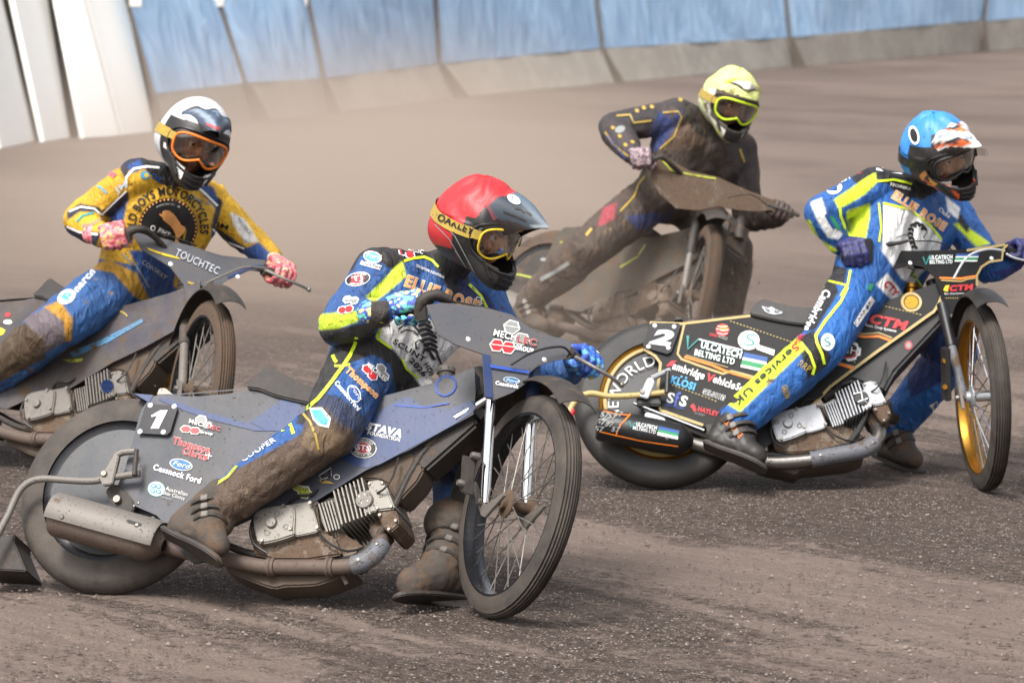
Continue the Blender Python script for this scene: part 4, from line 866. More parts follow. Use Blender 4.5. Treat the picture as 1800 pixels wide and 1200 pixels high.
def glove(th, wr, g0, axis, upv, side, cols, name='glove', s=1.12, wrist_r=.035):
    """hand closed round a bar at g0; axis along the bar towards the thumb, upv the back-of-hand side"""
    x = axis.normalized(); t = wr - g0; e1 = (t - x * t.dot(x)).normalized(); e2 = upv - x * upv.dot(x) - e1 * upv.dot(e1); e2.normalize()
    g = Part(name, th, [MATS['glove']], smooth=80); Q = lambda a, b, c: g0 + (x * a + e1 * b + e2 * c) * s
    kn = []
    for i, (ax_, ln, r) in enumerate(((.034, 1.0, .0105), (.012, 1.08, .011), (-.010, 1.0, .0105), (-.031, .85, .0095))):
        k0 = Q(ax_ * 1.0, .022, .034); k1 = Q(ax_ * 1.05, -.022 * ln, .034 * ln); k2 = Q(ax_ * 1.05, -.040 * ln, .004); k3 = Q(ax_ * 1.02, -.026 * ln, -.024 * ln); k4 = Q(ax_, .000, -.030 * ln)
        limb(g, [k0, k1, k2, k3, k4], [r * 1.15 * s, r * 1.1 * s, r * s, r * .95 * s, r * .85 * s]); kn.append(k0)
    for k in kn: g.capsule(k, wr.lerp(k, .35), .0165 * s, .022 * s)
    g.capsule(Q(.03, .02, .012), Q(-.03, .02, .012), .019 * s, .017 * s); g.capsule(wr, wr.lerp(Q(0, .02, .02), .4), wrist_r, .026 * s)
    limb(g, [wr.lerp(Q(.03, .02, .0), .5), Q(.050, .020, -.006), Q(.056, -.006, -.020), Q(.045, -.020, -.028)], [.018 * s, .014 * s, .012 * s, .010 * s])
    ar = (wr - g0).normalized(); g.capsule(wr - ar * .01, wr + ar * .035, wrist_r * 1.05, wrist_r * 1.12)
    g.fuse(.0038, 3); g.wrinkle(.0012, 40, (1, 1, 1)); D = srgb(cols[0]); g.col = []
    for v in g.v:
        d = v - g0; a = d.dot(x) / s; b = d.dot(e1) / s; k = noise.noise(v * 55) + .5 * noise.noise(v * 20 + V((3, 1, 2))); c = D
        if len(cols) > 1:
            j = int((k + 1.2) * 2.3) % len(cols); c = srgb(cols[j])
        if b > .075 and len(cols) > 2: c = srgb(cols[-1])
        g.col.append(c)
    return g
def boot(th, an, heel, ball, toe, r=(.058, .045, .046, .036), m='boot_mud', sole=None, name='boot', up=None):
    b = Part(name, th, [MATS[m]], smooth=70); limb(b, [an + (an - heel) * .35, an], [r[0] * 1.12, r[0]]); limb(b, [an, heel], [r[0], r[1]]); limb(b, [an, ball, toe], [r[0] * .95, r[2], r[3]]); limb(b, [heel, ball], [r[1] * .95, r[2] * .9])
    u = (up or (an - (heel + ball) / 2)).normalized(); f = (toe - heel).normalized(); sd_ = f.cross(u).normalized()
    b.fuse(.006, 4); b.wrinkle(.0025, 16, (1, 1, 1))
    sl_ = Part('sole', b); pts = [(-.05, .032), (-.055, 0), (-.05, -.032), (.02, -.034), (.10, -.045), (.17, -.044), (.215, -.026), (.225, 0), (.215, .026), (.17, .044), (.10, .045), (.02, .034)]
    L = (toe - heel).length / .17; base = heel - u * r[1] * .75; sl_.prism([base + f * (a * L) + sd_ * (c * .95) for a, c in sm2(pts, 3)], -u * .018, MATS[sole or 'black_muddy'], .004)
    for k in range(3):   # straps and buckles
        c = an.lerp(ball, .18 + .26 * k); rr = r[0] * (1.04 - .11 * k); e = (RT * -.2 - FW); e.normalize(); d = (ball - an).normalized(); b2 = (e - d * e.dot(d)).normalized(); sl_.lathe(c, d, [(rr, -.008), (rr + .006, -.007), (rr + .006, .007), (rr, .008)], MATS['black_muddy'], 20, -100, 100, b2)
        sl_.box(c + b2 * (rr + .004), (b2 * .004, d * .012, d.cross(b2) * .011), MATS['steel_dusty'], .002)
    return b
# ================================================================== rider 1: red helmet
I = MATS
def rider1():
    q = B1.q
    th = thing('person', G(560, 1064), 'rider in red helmet cover and blue, black and lime suit, riding the number 1 motorcycle', 'person', 'speedway riders')
    J = dict(hipR=q(622, 668, .10), hipL=q(672, 672, -.12), shR=P(664, 476, 13.52), shL=P(842, 510, 13.80), neck=P(795, 462, 13.62), head=P(842, 392, 13.45), elR=P(598, 572, 13.40), wrR=P(668, 548, 13.24), elL=P(900, 632, 13.78), wrL=P(1000, 652, 13.50),
             knR=q(582, 752, .17), anR=q(385, 893, .19), toeR=q(392, 950, .2), knL=P(812, 782, 13.62), anL=P(800, 945, 13.45), toeL=P(760, 1010, 13.3), frame=head_frame(53, 13, 5))
    b = body(th, J, dict(calf=.086, ank=.070, knee=.094, thigh=.104, sh=.078, up=.074, el=.070, wr=.046, chest=.13, belly=.125), .0055)
    blue = '1b5292'
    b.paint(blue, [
        ([(580, 730), (760, 600), (1200, 600), (1200, 1200), (700, 1200), (700, 900)], '1b4f8a'),
        ([(560, 640), (592, 606), (640, 588), (700, 612), (745, 680), (700, 700), (686, 640), (655, 622), (612, 640), (575, 690), (548, 748), (520, 745), (535, 700)], '15171c'),
        ([(640, 400), (750, 400), (800, 440), (830, 500), (820, 540), (790, 520), (772, 470), (745, 452), (710, 460), (690, 474), (652, 452), (636, 440)], '15171c'),
        ([(800, 480), (860, 520), (900, 600), (860, 620), (820, 560)], '16275c'),
        ([(709, 458), (714, 486), (686, 510), (657, 532), (643, 521), (672, 494), (692, 471)], 'cfe834'),
        ([(560, 552), (636, 545), (628, 566), (585, 580), (560, 580)], 'c4dc34'),
        ([(560, 580), (585, 578), (655, 566), (660, 592), (600, 604), (560, 600)], '161a26'),
        ([(668, 568), (700, 560), (752, 560), (824, 605), (806, 642), (790, 676), (745, 684), (722, 656), (695, 617), (664, 592)], 'f1efeb'),
        ([(620, 425), (660, 415), (668, 424), (632, 452), (618, 480), (612, 470)], '15171c'), ([(628, 428), (655, 416), (660, 420), (635, 436)], 'cfe834'),
        ([(556, 690), (595, 696), (645, 735), (640, 760), (600, 768), (560, 735)], '20304e'),
        ([(545, 712), (575, 715), (600, 745), (615, 790), (560, 830), (520, 790)], '4a4038'),
        ([(330, 880), (352, 866), (420, 822), (498, 780), (560, 745), (600, 742), (630, 765), (600, 830), (500, 900), (400, 950)], '4c3b2e'),
        ([(540, 752), (575, 745), (610, 770), (600, 800), (560, 800), (528, 780)], '6f5b44'),
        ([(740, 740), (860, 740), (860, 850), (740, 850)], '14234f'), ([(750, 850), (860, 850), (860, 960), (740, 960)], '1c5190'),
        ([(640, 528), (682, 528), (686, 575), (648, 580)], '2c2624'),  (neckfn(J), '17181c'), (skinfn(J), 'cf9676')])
    gd = dict(grid=9)
    L = lambda pts, w, m='ink_lime', off=.003: b.decal(stroke(pts, w), I[m], off, 9)
    L([(710, 459), (727, 454), (745, 452), (760, 458), (771, 469)], 4.5); L([(627, 592), (622, 610), (615, 625), (604, 642), (585, 668), (560, 700), (538, 719), (528, 724)], 6); L([(585, 624), (589, 633), (592, 637)], 6); L([(588, 643), (604, 643), (615, 640)], 4)
    L([(672, 566), (666, 585), (662, 594)], 6); L([(662, 594), (688, 612)], 5); L([(706, 630), (714, 648), (735, 664)], 4); L([(533, 727), (545, 741), (555, 765), (560, 790)], 4, 'ink_yellow_muddy'); L([(502, 738), (510, 745), (516, 762)], 6); L([(524, 722), (530, 715), (545, 706)], 5)
    L([(346, 868), (372, 856), (400, 838), (428, 806), (455, 790)], 5, 'ink_lime_muddy'); L([(448, 785), (462, 770), (500, 752)], [4, 14, 4] if 0 else 9); L([(824, 500), (845, 520), (858, 545)], 5)
    # lettering and marks
    t = lambda s_, a, b_, h, m, **k: b.text(s_, a, b_, h, I[m], grid=8, **k)
    t('ELLIE ROSE', (709, 502), (838, 549), 19, 'ink_peach', bold=.035, edge=(I['ink_white'], .035), off=.006); t('THOMPSON INDUSTRIAL', (730, 469), (780, 490), 4.5, 'ink_white', bold=.02)
    b.decal([circ(655, 452, 16, 10, rot=14)], I['ink_white'], .003, 8); b.decal([circ(655, 452, 14, 8, rot=14)], I['ink_sky'], .004, 8); t('Ford', (644, 452), (667, 457), 8, 'ink_white', shear=.3, off=.006)
    b.decal([[(636, 458), (671, 467), (668, 475), (633, 465)]], I['ink_white'], .003, 8); t('Cock Ford', (637, 465), (668, 473), 6, 'ink_navy', off=.005, bold=.02)
    b.decal([circ(629, 491, 22, 12, rot=-14)], I['ink_white'], .003, 8); b.decal([circ(629, 491, 20.5, 10.6, rot=-14)], I['ink_black'], .004, 8); b.decal([circ(629, 491, 12, 8, rot=-14)], I['ink_red'], .005, 8); t('TJ', (620, 496), (638, 492), 8, 'ink_white', bold=.03, off=.0065); b.arctext('FORD', (629, 491), 14, 8, -10, 70, 4, I['ink_white'], .006, 8, rot=-14); b.arctext('SERVICES', (629, 491), 19, 10.5, 240, 150, 4, I['ink_white'], .006, 8, rot=-14, inward=True)
    def mech(cx, cy, s, a, txt=True):
        ca, sa = math.cos(R(a)), math.sin(R(a)); T_ = lambda pts: [(cx + (x * ca - y * sa) * s, cy + (x * sa + y * ca) * s) for x, y in pts]
        for (x, y, c_) in ((4, -10, 'ink_slate'), (16, -3, 'ink_slate'), (-14, 6, 'ink_red'), (0, 9, 'ink_red')):
            b.decal([T_(hexa(x, y, 11, 10, .8))], I['ink_white'], .003, 8); b.decal([T_(hexa(x, y, 8.5, 10, .8))], I[c_], .004, 8)
        if txt:
            p_, r_ = T_([(-20, 2), (24, 4)]); b.text('MECHLEC', p_, r_, 7 * s, I['ink_white'], bold=.03, off=.0065, grid=8, edge=(I['ink_black'], .03))
    mech(722, 440, .9, 12); mech(611, 536, .85, -22, False); mech(660, 653, 1., 38)
    t('Thompson', (606, 652), (660, 700), 11, 'ink_peach', bold=.04, edge=(I['ink_white'], .02), off=.005); b.decal([circ(622, 692, 11, 16, rot=-25)], I['ink_white'], .003, 8); b.decal([circ(622, 692, 9, 14, rot=-25)], I['ink_blue'], .004, 8); t('Ford', (617, 681), (630, 704), 6, 'ink_white', off=.006); t('Cessnock Ford', (588, 674), (628, 722), 8, 'ink_white', bold=.03)
    b.decal([[(544, 717), (566, 716), (582, 735), (578, 752), (560, 748), (550, 737)]], I['ink_white_dusty'], .003, 8); b.decal([[(548, 721), (564, 720), (577, 737), (574, 747), (562, 744), (553, 735)]], I['ink_sky'], .004, 8)
    t('COOPER', (428, 812), (486, 775), 8, 'ink_white_dusty', bold=.02); 
    # scorpion and club name on the white front
    K = lambda pts, w: b.decal(stroke(pts, w), I['ink_black'], .004, 8)
    for k in range(7):
        x, y = 748 + k * 1.6 - (k < 3) * 3, 563 + k * 8.5; w_ = 15 - abs(k - 3); b.decal([sm2([(x - w_, y - 1), (x, y - 5), (x + w_, y + 3), (x + w_ - 3, y + 6), (x, y + 1), (x - w_ + 4, y + 4)], 2)], I['ink_black'], .004, 8)
    K([(700, 579), (710, 571), (724, 570), (733, 578), (737, 587)], 3); K([(704, 585), (714, 579), (726, 582), (735, 589)], 2.5); K([(762, 590), (770, 578), (779, 572)], 2.5); K([(731, 614), (730, 602), (737, 597), (750, 607), (757, 625), (762, 633)], 3); K([(743, 622), (746, 612), (755, 617), (765, 632)], 3); K([(764, 612), (775, 640), (770, 652)], 3.5)
    t('SCUNT', (689, 603), (744, 636), 9, 'ink_black', bold=.03); t('HORPE', (744, 640), (764, 676), 9, 'ink_black', bold=.03); t('2026', (718, 634), (744, 662), 9, 'ink_black', bold=.04)
    for k in range(5): L([(577 + k * 8, 697 + k * 5), (566 + k * 9, 724 + k * 8)], 1.6, 'ink_navy')
    b.decal(stroke([(838, 522), (832, 530), (838, 538), (846, 534), (844, 524), (838, 522)], 2), I['ink_white'], .004, 8)
    def hc(a, e):
        a = abs(a)
        if e > 47 or (e > 12 and a > 66 - e * .45) or (a > 88 and e > -38) or (a > 76 and e > -8): return 'b81f2a'
        if e < -35 and a < 60: return '2a2a2c'
        return '17181a'
    hm = helmet(th, J, 1.09, dict(color=hc, fold=True, pe=55, peak=(.155, .058, 54, lambda a, v: 'a3202c' if abs(a) > .93 and v < .8 else ('8f979e' if v > .93 and abs(a) < .5 else '2b3946' if abs(a) > .3 else '4d5f6e') if v > .12 else 'b8202c'), frame='ink_yellow', strap='ink_yellow_muddy', under='1c1315', rise=13, ft=.72))
    gs = hm
    hm.text('OAKLEY', (0, 0), (1, 0), 1, I['ink_black']) if 0 else None
    J['strap'].text('OAKLEY', (768, 386), (830, 413), 12, I['ink_black'], grid=8, bold=.03, off=.003, tol=.5); J['peak'].decal([circ(903, 351, 13, 7, rot=30)], I['ink_white'], .003, 6, tol=.5); J['peak'].text('Arai', (894, 349), (911, 358), 7, I['ink_navy'], grid=6, off=.004, shear=.3)
    for pts in ([(905, 366), (915, 368), (922, 374)], [(925, 372), (934, 378)], [(885, 372), (905, 380), (925, 388)]): J['peak'].decal(stroke(pts, 3), I['ink_black'], .003, 6, tol=.5)
    for pts in ([(765, 395), (790, 420), (820, 470)], [(772, 385), (800, 415), (835, 480)], [(800, 440), (835, 492)]): hm.decal(stroke(pts, 1.5), I['ink_slate'], .003, 6)
    glove(th, J['wrR'], P(716, 545, 13.23), P(748, 537, 13.22) - P(700, 546, 13.24), V((0, .1, 1)), 1, ['3fa3c9', 'e8d98a', '2848a8', '6fd0c0', 'e6e6e6', '1f2f80', '222433'])
    glove(th, J['wrL'], P(1028, 640, 13.41), P(1000, 622, 13.37) - P(1048, 652, 13.44), V((0, .1, 1)), 1, ['3fa3c9', '2a6cc4', '2848a8', '4f9fe0', 'e8d98a', '1f2f80', '222433'])
    boot(th, q(372, 893, .19), q(322, 925, .20), q(368, 938, .23), q(384, 958, .25), (.066, .05, .052, .04))
    lb = boot(th, P(800, 950, 13.42), P(822, 1030, 13.38), P(765, 1012, 13.27), P(727, 1024, 13.2), (.078, .058, .066, .055))
    ss = Part('steel_shoe', lb); ss.prism([P(x, y, 13.17 + (x - 700) * .0012) for x, y in sm2([(699, 1014), (704, 1034), (730, 1050), (775, 1064), (822, 1070), (848, 1060), (850, 1040), (800, 1040), (750, 1030), (715, 1008)], 2)], V((.03, .11, 0)), I['steel_dusty'], .006)
    return th, J
rd1, J1 = rider1()
# ================================================================== motorcycle 2: black and gold
B2 = Plane((1165, 858), (1732, 858), 26)
def sim(p0, p1, q0, q1):
    """similarity that takes pixel p0->q0 and p1->q1"""
    a = complex(*p0); b = complex(*p1); c = complex(*q0); d = complex(*q1); m = (d - c) / (b - a)
    return lambda p: ((lambda z: (z.real, z.imag))(c + m * (complex(p[0], p[1]) - a)))
def fork_set(th, c, n, top, tz, w_px, m_low, m_up, rim_off=.072, brk=True):
    """two fork legs from the axle ends up towards the pixel 'top' at depth tz"""
    up = (V((0, 0, 1)) - n * n.z).normalized(); fwd = up.cross(n); fwd = -fwd if (fwd.x < 0 and fwd.y > 0) else fwd
    axR, axL = c + n * rim_off, c - n * rim_off; topR = P(*top, tz); ax = topR - axR
    for off in (V((0, 0, 0)), axL - axR):
        fk = Part('fork_leg', th); a, b = axR + off, topR + off; fk.tube([a, a.lerp(b, .1), b], [.013, .017, .017], MATS[m_low], 18); fk.tube([a.lerp(b, .62), b + ax * .15], .0215, MATS[m_up], 18)
        if brk:
            bk = Part('axle_bracket', fk); d = ax.normalized(); bk.prism([a + n * .018 + d * .05 + fwd * .04, a + n * .018 + d * .05 - fwd * .035, a + n * .018 - d * .055 - fwd * .005, a + n * .018 - d * .05 + fwd * .012], -n * .012, MATS['steel_dusty'], .003); bk.lathe(a + n * .02, n, [(.001, .012), (.010, .012), (.012, 0)], MATS['steel'], 12)
    axl = Part('front_axle', th); axl.tube([axR, axL], .009, MATS['steel'], 12); return up, fwd, axR, topR
def build_bike2():
    B = B2; q = B.q; I = MATS
    th = thing('speedway_motorcycle', G(1440, 862), 'clean black speedway motorcycle with gold edging, gold rims and number 2 plate', 'motorcycle', 'speedway motorcycles')
    o = dict(disc='disc_black', rrim='rim_gold', rim='rim_gold', rtyre='rubber_black', ftyre='rubber', spoke='chrome', hub='alloy_clean', pipe='pipe_steel', eng='alloy_clean', fin='alloy_clean', barrel='alloy_clean', badge='black_clean')
    w, rm, ty = rear_wheel(th, B, o); w.decal([], I['ink_white']) if 0 else None
    cx, cy = pix(B.c); w.arctext('ONEWORLD', (cx, cy), 76, 70, -128, -8, 18, I['ink_white'], .004, 0, -.005); w.arctext('ONEWORLD', (cx, cy), 74, 68, 150, 245, 14, I['ink_red'], .004, 0, .02)
    w.lathe(B.c + B.n * .043, B.n, [(w.disc_r - .005, .004), (w.disc_r - .001, .009), (w.disc_r + .010, .009), (w.disc_r + .012, .002)], I['gold_line'], 80)
    c, n = lockdir(1727, 697, .355, 183, .22); front_wheel(th, c, n, None, o)
    p = Part('side_panel', th); out = [(1142, 566), (1199, 567), (1319, 553), (1345, 562), (1430, 570), (1500, 552), (1586, 518), (1647, 497), (1660, 520), (1645, 548), (1540, 620), (1460, 680), (1424, 719), (1340, 792), (1270, 768), (1238, 749), (1190, 733), (1160, 721), (1154, 709), (1155, 676), (1161, 637), (1152, 625), (1130, 614)]
    p.prism(B.qs(out, .088), -B.n * .006, I['panel_black']); p.prism(B.qs([(1440, 570), (1500, 552), (1586, 518), (1647, 497), (1658, 520), (1643, 548), (1540, 620), (1460, 680)], .084), -B.n * .165, I['panel_black'], .012)
    b2 = Part('side_panel', th); b2.prism(B.qs(out, -.082), -B.n * .006, I['panel_black'])
    t = lambda s_, a, b_, h, m, **k: p.text(s_, a, b_, h, I[m], **k)
    gl = lambda pts, w_=4.5, m='gold_line', off=.003: p.decal(stroke(pts, w_), I[m], off)
    gl([(1142, 567), (1199, 569), (1319, 555)]); gl([(1586, 519), (1646, 499)], 3) if 0 else None
    gl([(1657, 515), (1651, 532), (1642, 547), (1600, 577), (1540, 619), (1460, 679), (1424, 717)], 5); gl([(1132, 613), (1152, 626), (1161, 638), (1157, 676), (1155, 708), (1162, 721), (1190, 731), (1236, 747)], 5)
    gl([(1203, 569), (1193, 612), (1191, 622), (1198, 631), (1230, 643), (1271, 657), (1285, 652), (1305, 657), (1330, 664)], 4); gl([(1203, 627), (1250, 641), (1275, 652), (1330, 668)], 4.5, 'ink_orange'); gl([(1206, 624), (1250, 637), (1280, 646)], 1.4, 'ink_gold', .004)
    gl([(1490, 584), (1520, 587), (1545, 585), (1568, 594)], 2.5); gl([(1490, 588), (1520, 592), (1545, 591), (1567, 599)], 4.5, 'ink_orange'); gl([(1458, 637), (1480, 641), (1502, 648)], 5, 'ink_orange'); gl([(1458, 633), (1502, 644)], 1.6)
    def dash(a, b_, n_): 
        for k in range(n_): u, v = k / n_, (k + .55) / n_; gl([(a[0] + (b_[0] - a[0]) * u, a[1] + (b_[1] - a[1]) * u), (a[0] + (b_[0] - a[0]) * v, a[1] + (b_[1] - a[1]) * v)], 1.5, 'ink_gold')
    dash((1283, 564), (1400, 604), 20); dash((1550, 537), (1622, 554), 12); dash((1181, 676), (1262, 706), 14); dash((1490, 622), (1505, 640), 4)
    def vul(P_, a, b_, c_, d_, h, Vp, on=t, off=.004):
        on('ULCATECH', a, b_, h, 'ink_white', bold=.03, edge=(I['ink_teal'], .03), off=off + .002); on('BELTING LTD', c_, d_, h * .85, 'ink_white', bold=.02, edge=(I['ink_teal'], .03), off=off + .002); P_.decal(stroke(Vp, [5, 3, 2]), I['ink_teal'], off + .003); 
    vul(p, (1231, 611), (1302, 630), (1220, 624), (1290, 641), 12, [(1209, 590), (1209, 614), (1228, 596)]); gl([(1228, 596), (1305, 615)], 2, 'ink_white'); gl([(1228, 598), (1305, 617)], 1.2, 'ink_teal', .0035)
    def flag(P_, x, y, w_, h, dx, dy):
        for k, m in enumerate(('ink_blue', 'ink_blue', 'ink_white', 'ink_green', 'ink_green', 'ink_white')):
            a, b_ = k / 6, (k + 1) / 6; e = -h * .25; P_.decal([[(x + e * a, y + h * a), (x + w_ + e * a, y + dy + h * a), (x + w_ + e * b_, y + dy + h * b_), (x + e * b_, y + h * b_)]], I[m], .004)
    flag(p, 1308, 619, 42, 26, 0, 9)
    p.decal([circ(1270, 580, 12, 11)], I['ink_red'], .003); p.decal([circ(1272, 577, 8, 6)], I['ink_orange'], .004); gl([(1259, 578), (1270, 581), (1281, 580)], 1.2, 'ink_white', .005); gl([(1261, 573), (1271, 575), (1279, 573)], 1, 'ink_white', .005); gl([(1261, 585), (1271, 588), (1279, 586)], 1, 'ink_white', .005)
    t('ONE', (1247, 590), (1260, 593), 5, 'ink_red', bold=.03); t('WORLD', (1261, 593), (1278, 598), 5, 'ink_slate', bold=.02)
    p.decal([circ(1316, 598, 19, 17)], I['ink_white'], .003); t('S', (1306, 606), (1325, 609), 21, 'ink_teal', off=.0045, bold=-.01, shear=.1); p.decal([[(1330, 600), (1336, 607), (1362, 615), (1360, 625), (1330, 614)]], I['ink_white'], .003)
    p.decal([[(1170, 644), (1180, 634), (1190, 634), (1184, 639), (1184, 645), (1178, 643)]], I['ink_red'], .004); t('ambridge', (1181, 648), (1236, 667), 13, 'ink_white', bold=.025, shear=.1); t('V', (1239, 668), (1253, 672), 13, 'ink_red', bold=.05, shear=.1); t('ehicle', (1252, 671), (1290, 684), 13, 'ink_white', bold=.025, shear=.1); t('Services', (1292, 684), (1335, 699), 12, 'ink_white', bold=.025, shear=.1)
    t('KLOSI', (1178, 672), (1220, 686), 12, 'ink_sky', bold=.05); p.decal([circ(1198, 662, 2), circ(1206, 664, 2)], I['ink_sky'], .004); t('GELSONS', (1233, 691), (1274, 704), 8, 'ink_black', bold=.03, edge=(I['ink_white'], .06)); t('S', (1171, 706), (1183, 709), 17, 'ink_white', bold=.03); t('S', (1193, 711), (1205, 715), 17, 'ink_white', bold=.03); t('f', (1183, 712), (1192, 714), 24, 'ink_royal', bold=.02); t('SERVICES', (1168, 712), (1202, 720), 3.5, 'ink_royal', bold=.02)
    p.decal([[(1213, 714), (1218, 709), (1223, 715), (1218, 720)], [(1217, 719), (1221, 716), (1225, 720), (1220, 724)]], I['ink_red'], .004); t('HAYLEY', (1226, 722), (1262, 732), 8, 'ink_red', bold=.04); t('24/7 RADIO', (1220, 727), (1238, 732), 4, 'ink_slate')
    p.decal([[(1519, 553), (1527, 548), (1536, 547), (1530, 552), (1524, 566), (1517, 564)]], I['ink_yellow'], .003); p.decal([[(1521, 554), (1531, 546), (1534, 548), (1527, 556)]], I['ink_green'], .004); t('CTM', (1526, 566), (1590, 580), 15, 'ink_red', bold=.05, shear=.2, edge=(I['ink_black'], .02)); t('Root Crop Systems', (1521, 573), (1575, 584), 4.5, 'ink_white', bold=.01)
    p.decal([[(x, y) for k in range(40) for x, y in [((1493 + (21 if (k // 2) % 2 else 18) * math.cos(R(k * 9)), 617 + (18 if (k // 2) % 2 else 15) * math.sin(R(k * 9))))]]], I['ink_white'], .003); p.decal([circ(1493, 617, 15.5, 13)], I['ink_black'], .004); t('MH', (1478, 619), (1506, 624), 13, 'ink_white', bold=.0, off=.006); gl([(1484, 629), (1498, 628), (1507, 617)], 3, 'ink_red', .0055)
    # number plate
    npl = Part('number_plate', th); npl.prism(B.qs([(1146, 567), (1193, 568), (1197, 572), (1180, 618), (1173, 622), (1134, 611), (1130, 606), (1142, 571)], .102), -B.n * .004, I['rim_dark']); npl.text('2', (1141, 602), (1177, 607), 24, I['ink_white'], shear=.25, bold=.055)
    for (x, y) in ((1151, 572), (1185, 574), (1140, 609), (1175, 611)): rivet(npl, q(x, y, .102), B.n, .0085, I['ink_white'])
    tp = Part('tail_cover', th); tp.prism([q(1142, 566, .086), q(1319, 553, .086), q(1319, 553, -.086), q(1142, 566, -.086)], B.u * .004, I['panel_black']); tp.prism(B.qs([(1185, 566), (1188, 556), (1198, 557), (1201, 566)], .04), -B.n * .05, I['black_clean'], .003)
    st = Part('seat', th); st.prism(B.qs(sm2([(1318, 550), (1325, 536), (1340, 525), (1352, 527), (1391, 538), (1430, 540), (1450, 552), (1445, 568), (1412, 570), (1370, 564), (1330, 555)], 2), .105), -B.n * .21, I['seat_black'], .012); st.decal([sm2([(1339, 538), (1350, 541), (1356, 539), (1362, 543), (1376, 549), (1366, 553), (1350, 551), (1343, 545)], 2)], I['ink_silver'], .004)
    for k in range(3): st.decal(stroke([(1343 + 2 * k, 541 + 3 * k), (1353, 545 + 2 * k)], .8) + stroke([(1361, 545 + 2 * k), (1372 - 2 * k, 548 + 1.5 * k)], .8), I['ink_black'], .006)
    fl_ = Part('filler_neck', th); a, b_ = q(1602, 538, .0), q(1602, 506, .0); d = (b_ - a); fl_.lathe(a, d.normalized(), [(.024, -.04), (.024, d.length - .01), (.032, d.length - .006), (.032, d.length + .010), (.001, d.length + .012)], I['rim_gold'], 24); fl_.lathe(q(1602, 531, .089), B.n, [(.030, .002), (.040, .003), (.041, -.001)], I['gold_line'], 28); fl_.lathe(q(1602, 531, .0885), B.n, [(.001, .001), (.026, .001)], I['rim_gold'], 24)
    lc = Part('frame_cover', th); lc.prism(B.qs([(1540, 622), (1648, 533), (1660, 545), (1659, 562), (1574, 653), (1555, 689), (1500, 668), (1462, 682)], .070), -B.n * .14, I['black_plastic'], .012); lc.decal([circ(1597, 607, 7, 8)], I['brown'] if 0 else I['ink_red_dusty'], .003); lc.decal([circ(1597, 607, 4, 5)], I['ink_slate'], .004)
    tr = sim((478, 919), (640, 878), (1385, 744.5), (1514, 699.5)); frame_tubes(th, B, sim((265, 862), (853, 712), (1165, 712), (1655, 545)), 'black_plastic')
    e, hd = engine(th, B, o, tr)
    for pl in ([(1500, 692), (1514, 689), (1516, 702)], [(1508, 706), (1525, 700)], [(1517, 700), (1524, 708)]): hd.decal(stroke(pl, 2), I['ink_white'], .004)
    ex, w_ = exhaust(th, B, o, [(1205, 776), (1259, 791), (1298, 804), (1355, 812), (1415, 809), (1460, 801), (1514, 791), (1538, 778, -.01), (1546, 760, -.03), (1538, 748, -.06)], .0255, .07, (21, 36), (14,))
    s_, h_, (a, d, e1, L) = silencer(th, B, o, (1050, 745), (1212, 776), .062, .155, None, 'black_clean', .12)
    T_ = lambda s2, a2, b2_, h2, m, **k: s_.text(s2, a2, b2_, h2, I[m], grid=10, **k)
    for (x, y, s2) in ((1062, 732, '57'), (1056, 744, '57'), (1075, 735, '57'), (1053, 756, '57'), (1070, 748, '57'), (1086, 731, '57'), (1081, 757, '57')): T_(s2, (x - 7, y), (x + 7, y + 2), 8, 'ink_slate', bold=.03, shear=.2)
    for pl, w2 in (([(1061, 722), (1085, 728), (1108, 730)], 1.5), ([(1108, 728), (1090, 747), (1082, 766)], 2.2), ([(1054, 758), (1080, 764), (1130, 775), (1192, 784)], 2)): s_.decal(stroke(pl, w2), I['ink_orange'], .003, 10)
    T_('ULCATECH', (1118, 748), (1154, 755), 6, 'ink_white', bold=.02, edge=(I['ink_teal'], .03)); T_('BELTING LTD', (1112, 754), (1152, 762), 5.5, 'ink_white', bold=.01); s_.decal(stroke([(1106, 740), (1109, 750), (1117, 743)], 2.2), I['ink_teal'], .005, 10)
    for k, m in enumerate(('ink_blue', 'ink_green', 'ink_white')): s_.decal([[(1158 - k, 749 + 5 * k), (1194 - k, 757 + 5 * k), (1193 - k, 762 + 5 * k), (1157 - k, 754 + 5 * k)]], I[m], .003, 10)
    for u, v in ((.04, -10), (L - .09, -22)): ee = e1 * math.cos(R(v)) + d.cross(e1) * math.sin(R(v)) * -1; s_.lathe(a + d * u + ee * .061, ee, [(.001, .006), (.006, .005), (.008, 0)], I['steel'], 12)
    db = Part('deflector_bar', th); db.tube([q(*a_, .13) for a_ in ((1000, 735), (1004, 716), (1019, 698), (1040, 691), (1070, 696), (1115, 695), (1172, 689))], .0115, I['gold_line'], 14, 4); db.prism(B.qs([(1124, 696), (1138, 664), (1148, 662), (1150, 672), (1139, 700)], .15), -B.n * .02, I['alloy_clean'], .003); db.tube([q(1145, 665, .14), q(1178, 650, .13)], .011, I['alloy_clean'], 10); db.tube([q(1174, 652, .15), q(1172, 690, .15)], .009, I['black_plastic'], 10); db.lathe(q(1129, 688, .152), B.n, [(.001, .006), (.008, .006), (.010, 0)], I['steel'], 12); db.tube([q(1002, 730, .13), q(1007, 720, .13)], .0125, I['ink_red'], 12)
    ax = Part('chain_adjuster', th); ax.tube([q(1114, 708, .10), q(1238, 756, .10)], .006, I['chrome'], 10); ax.prism(B.qs(sm2([(1133, 728), (1140, 724), (1168, 734), (1166, 742), (1140, 738)], 2), .11), -B.n * .03, I['alloy_clean'], .003); ax.box(q(1140, 704, .1), (B.f * .045, B.n * .02, B.u * .025), I['black_plastic'], .006)
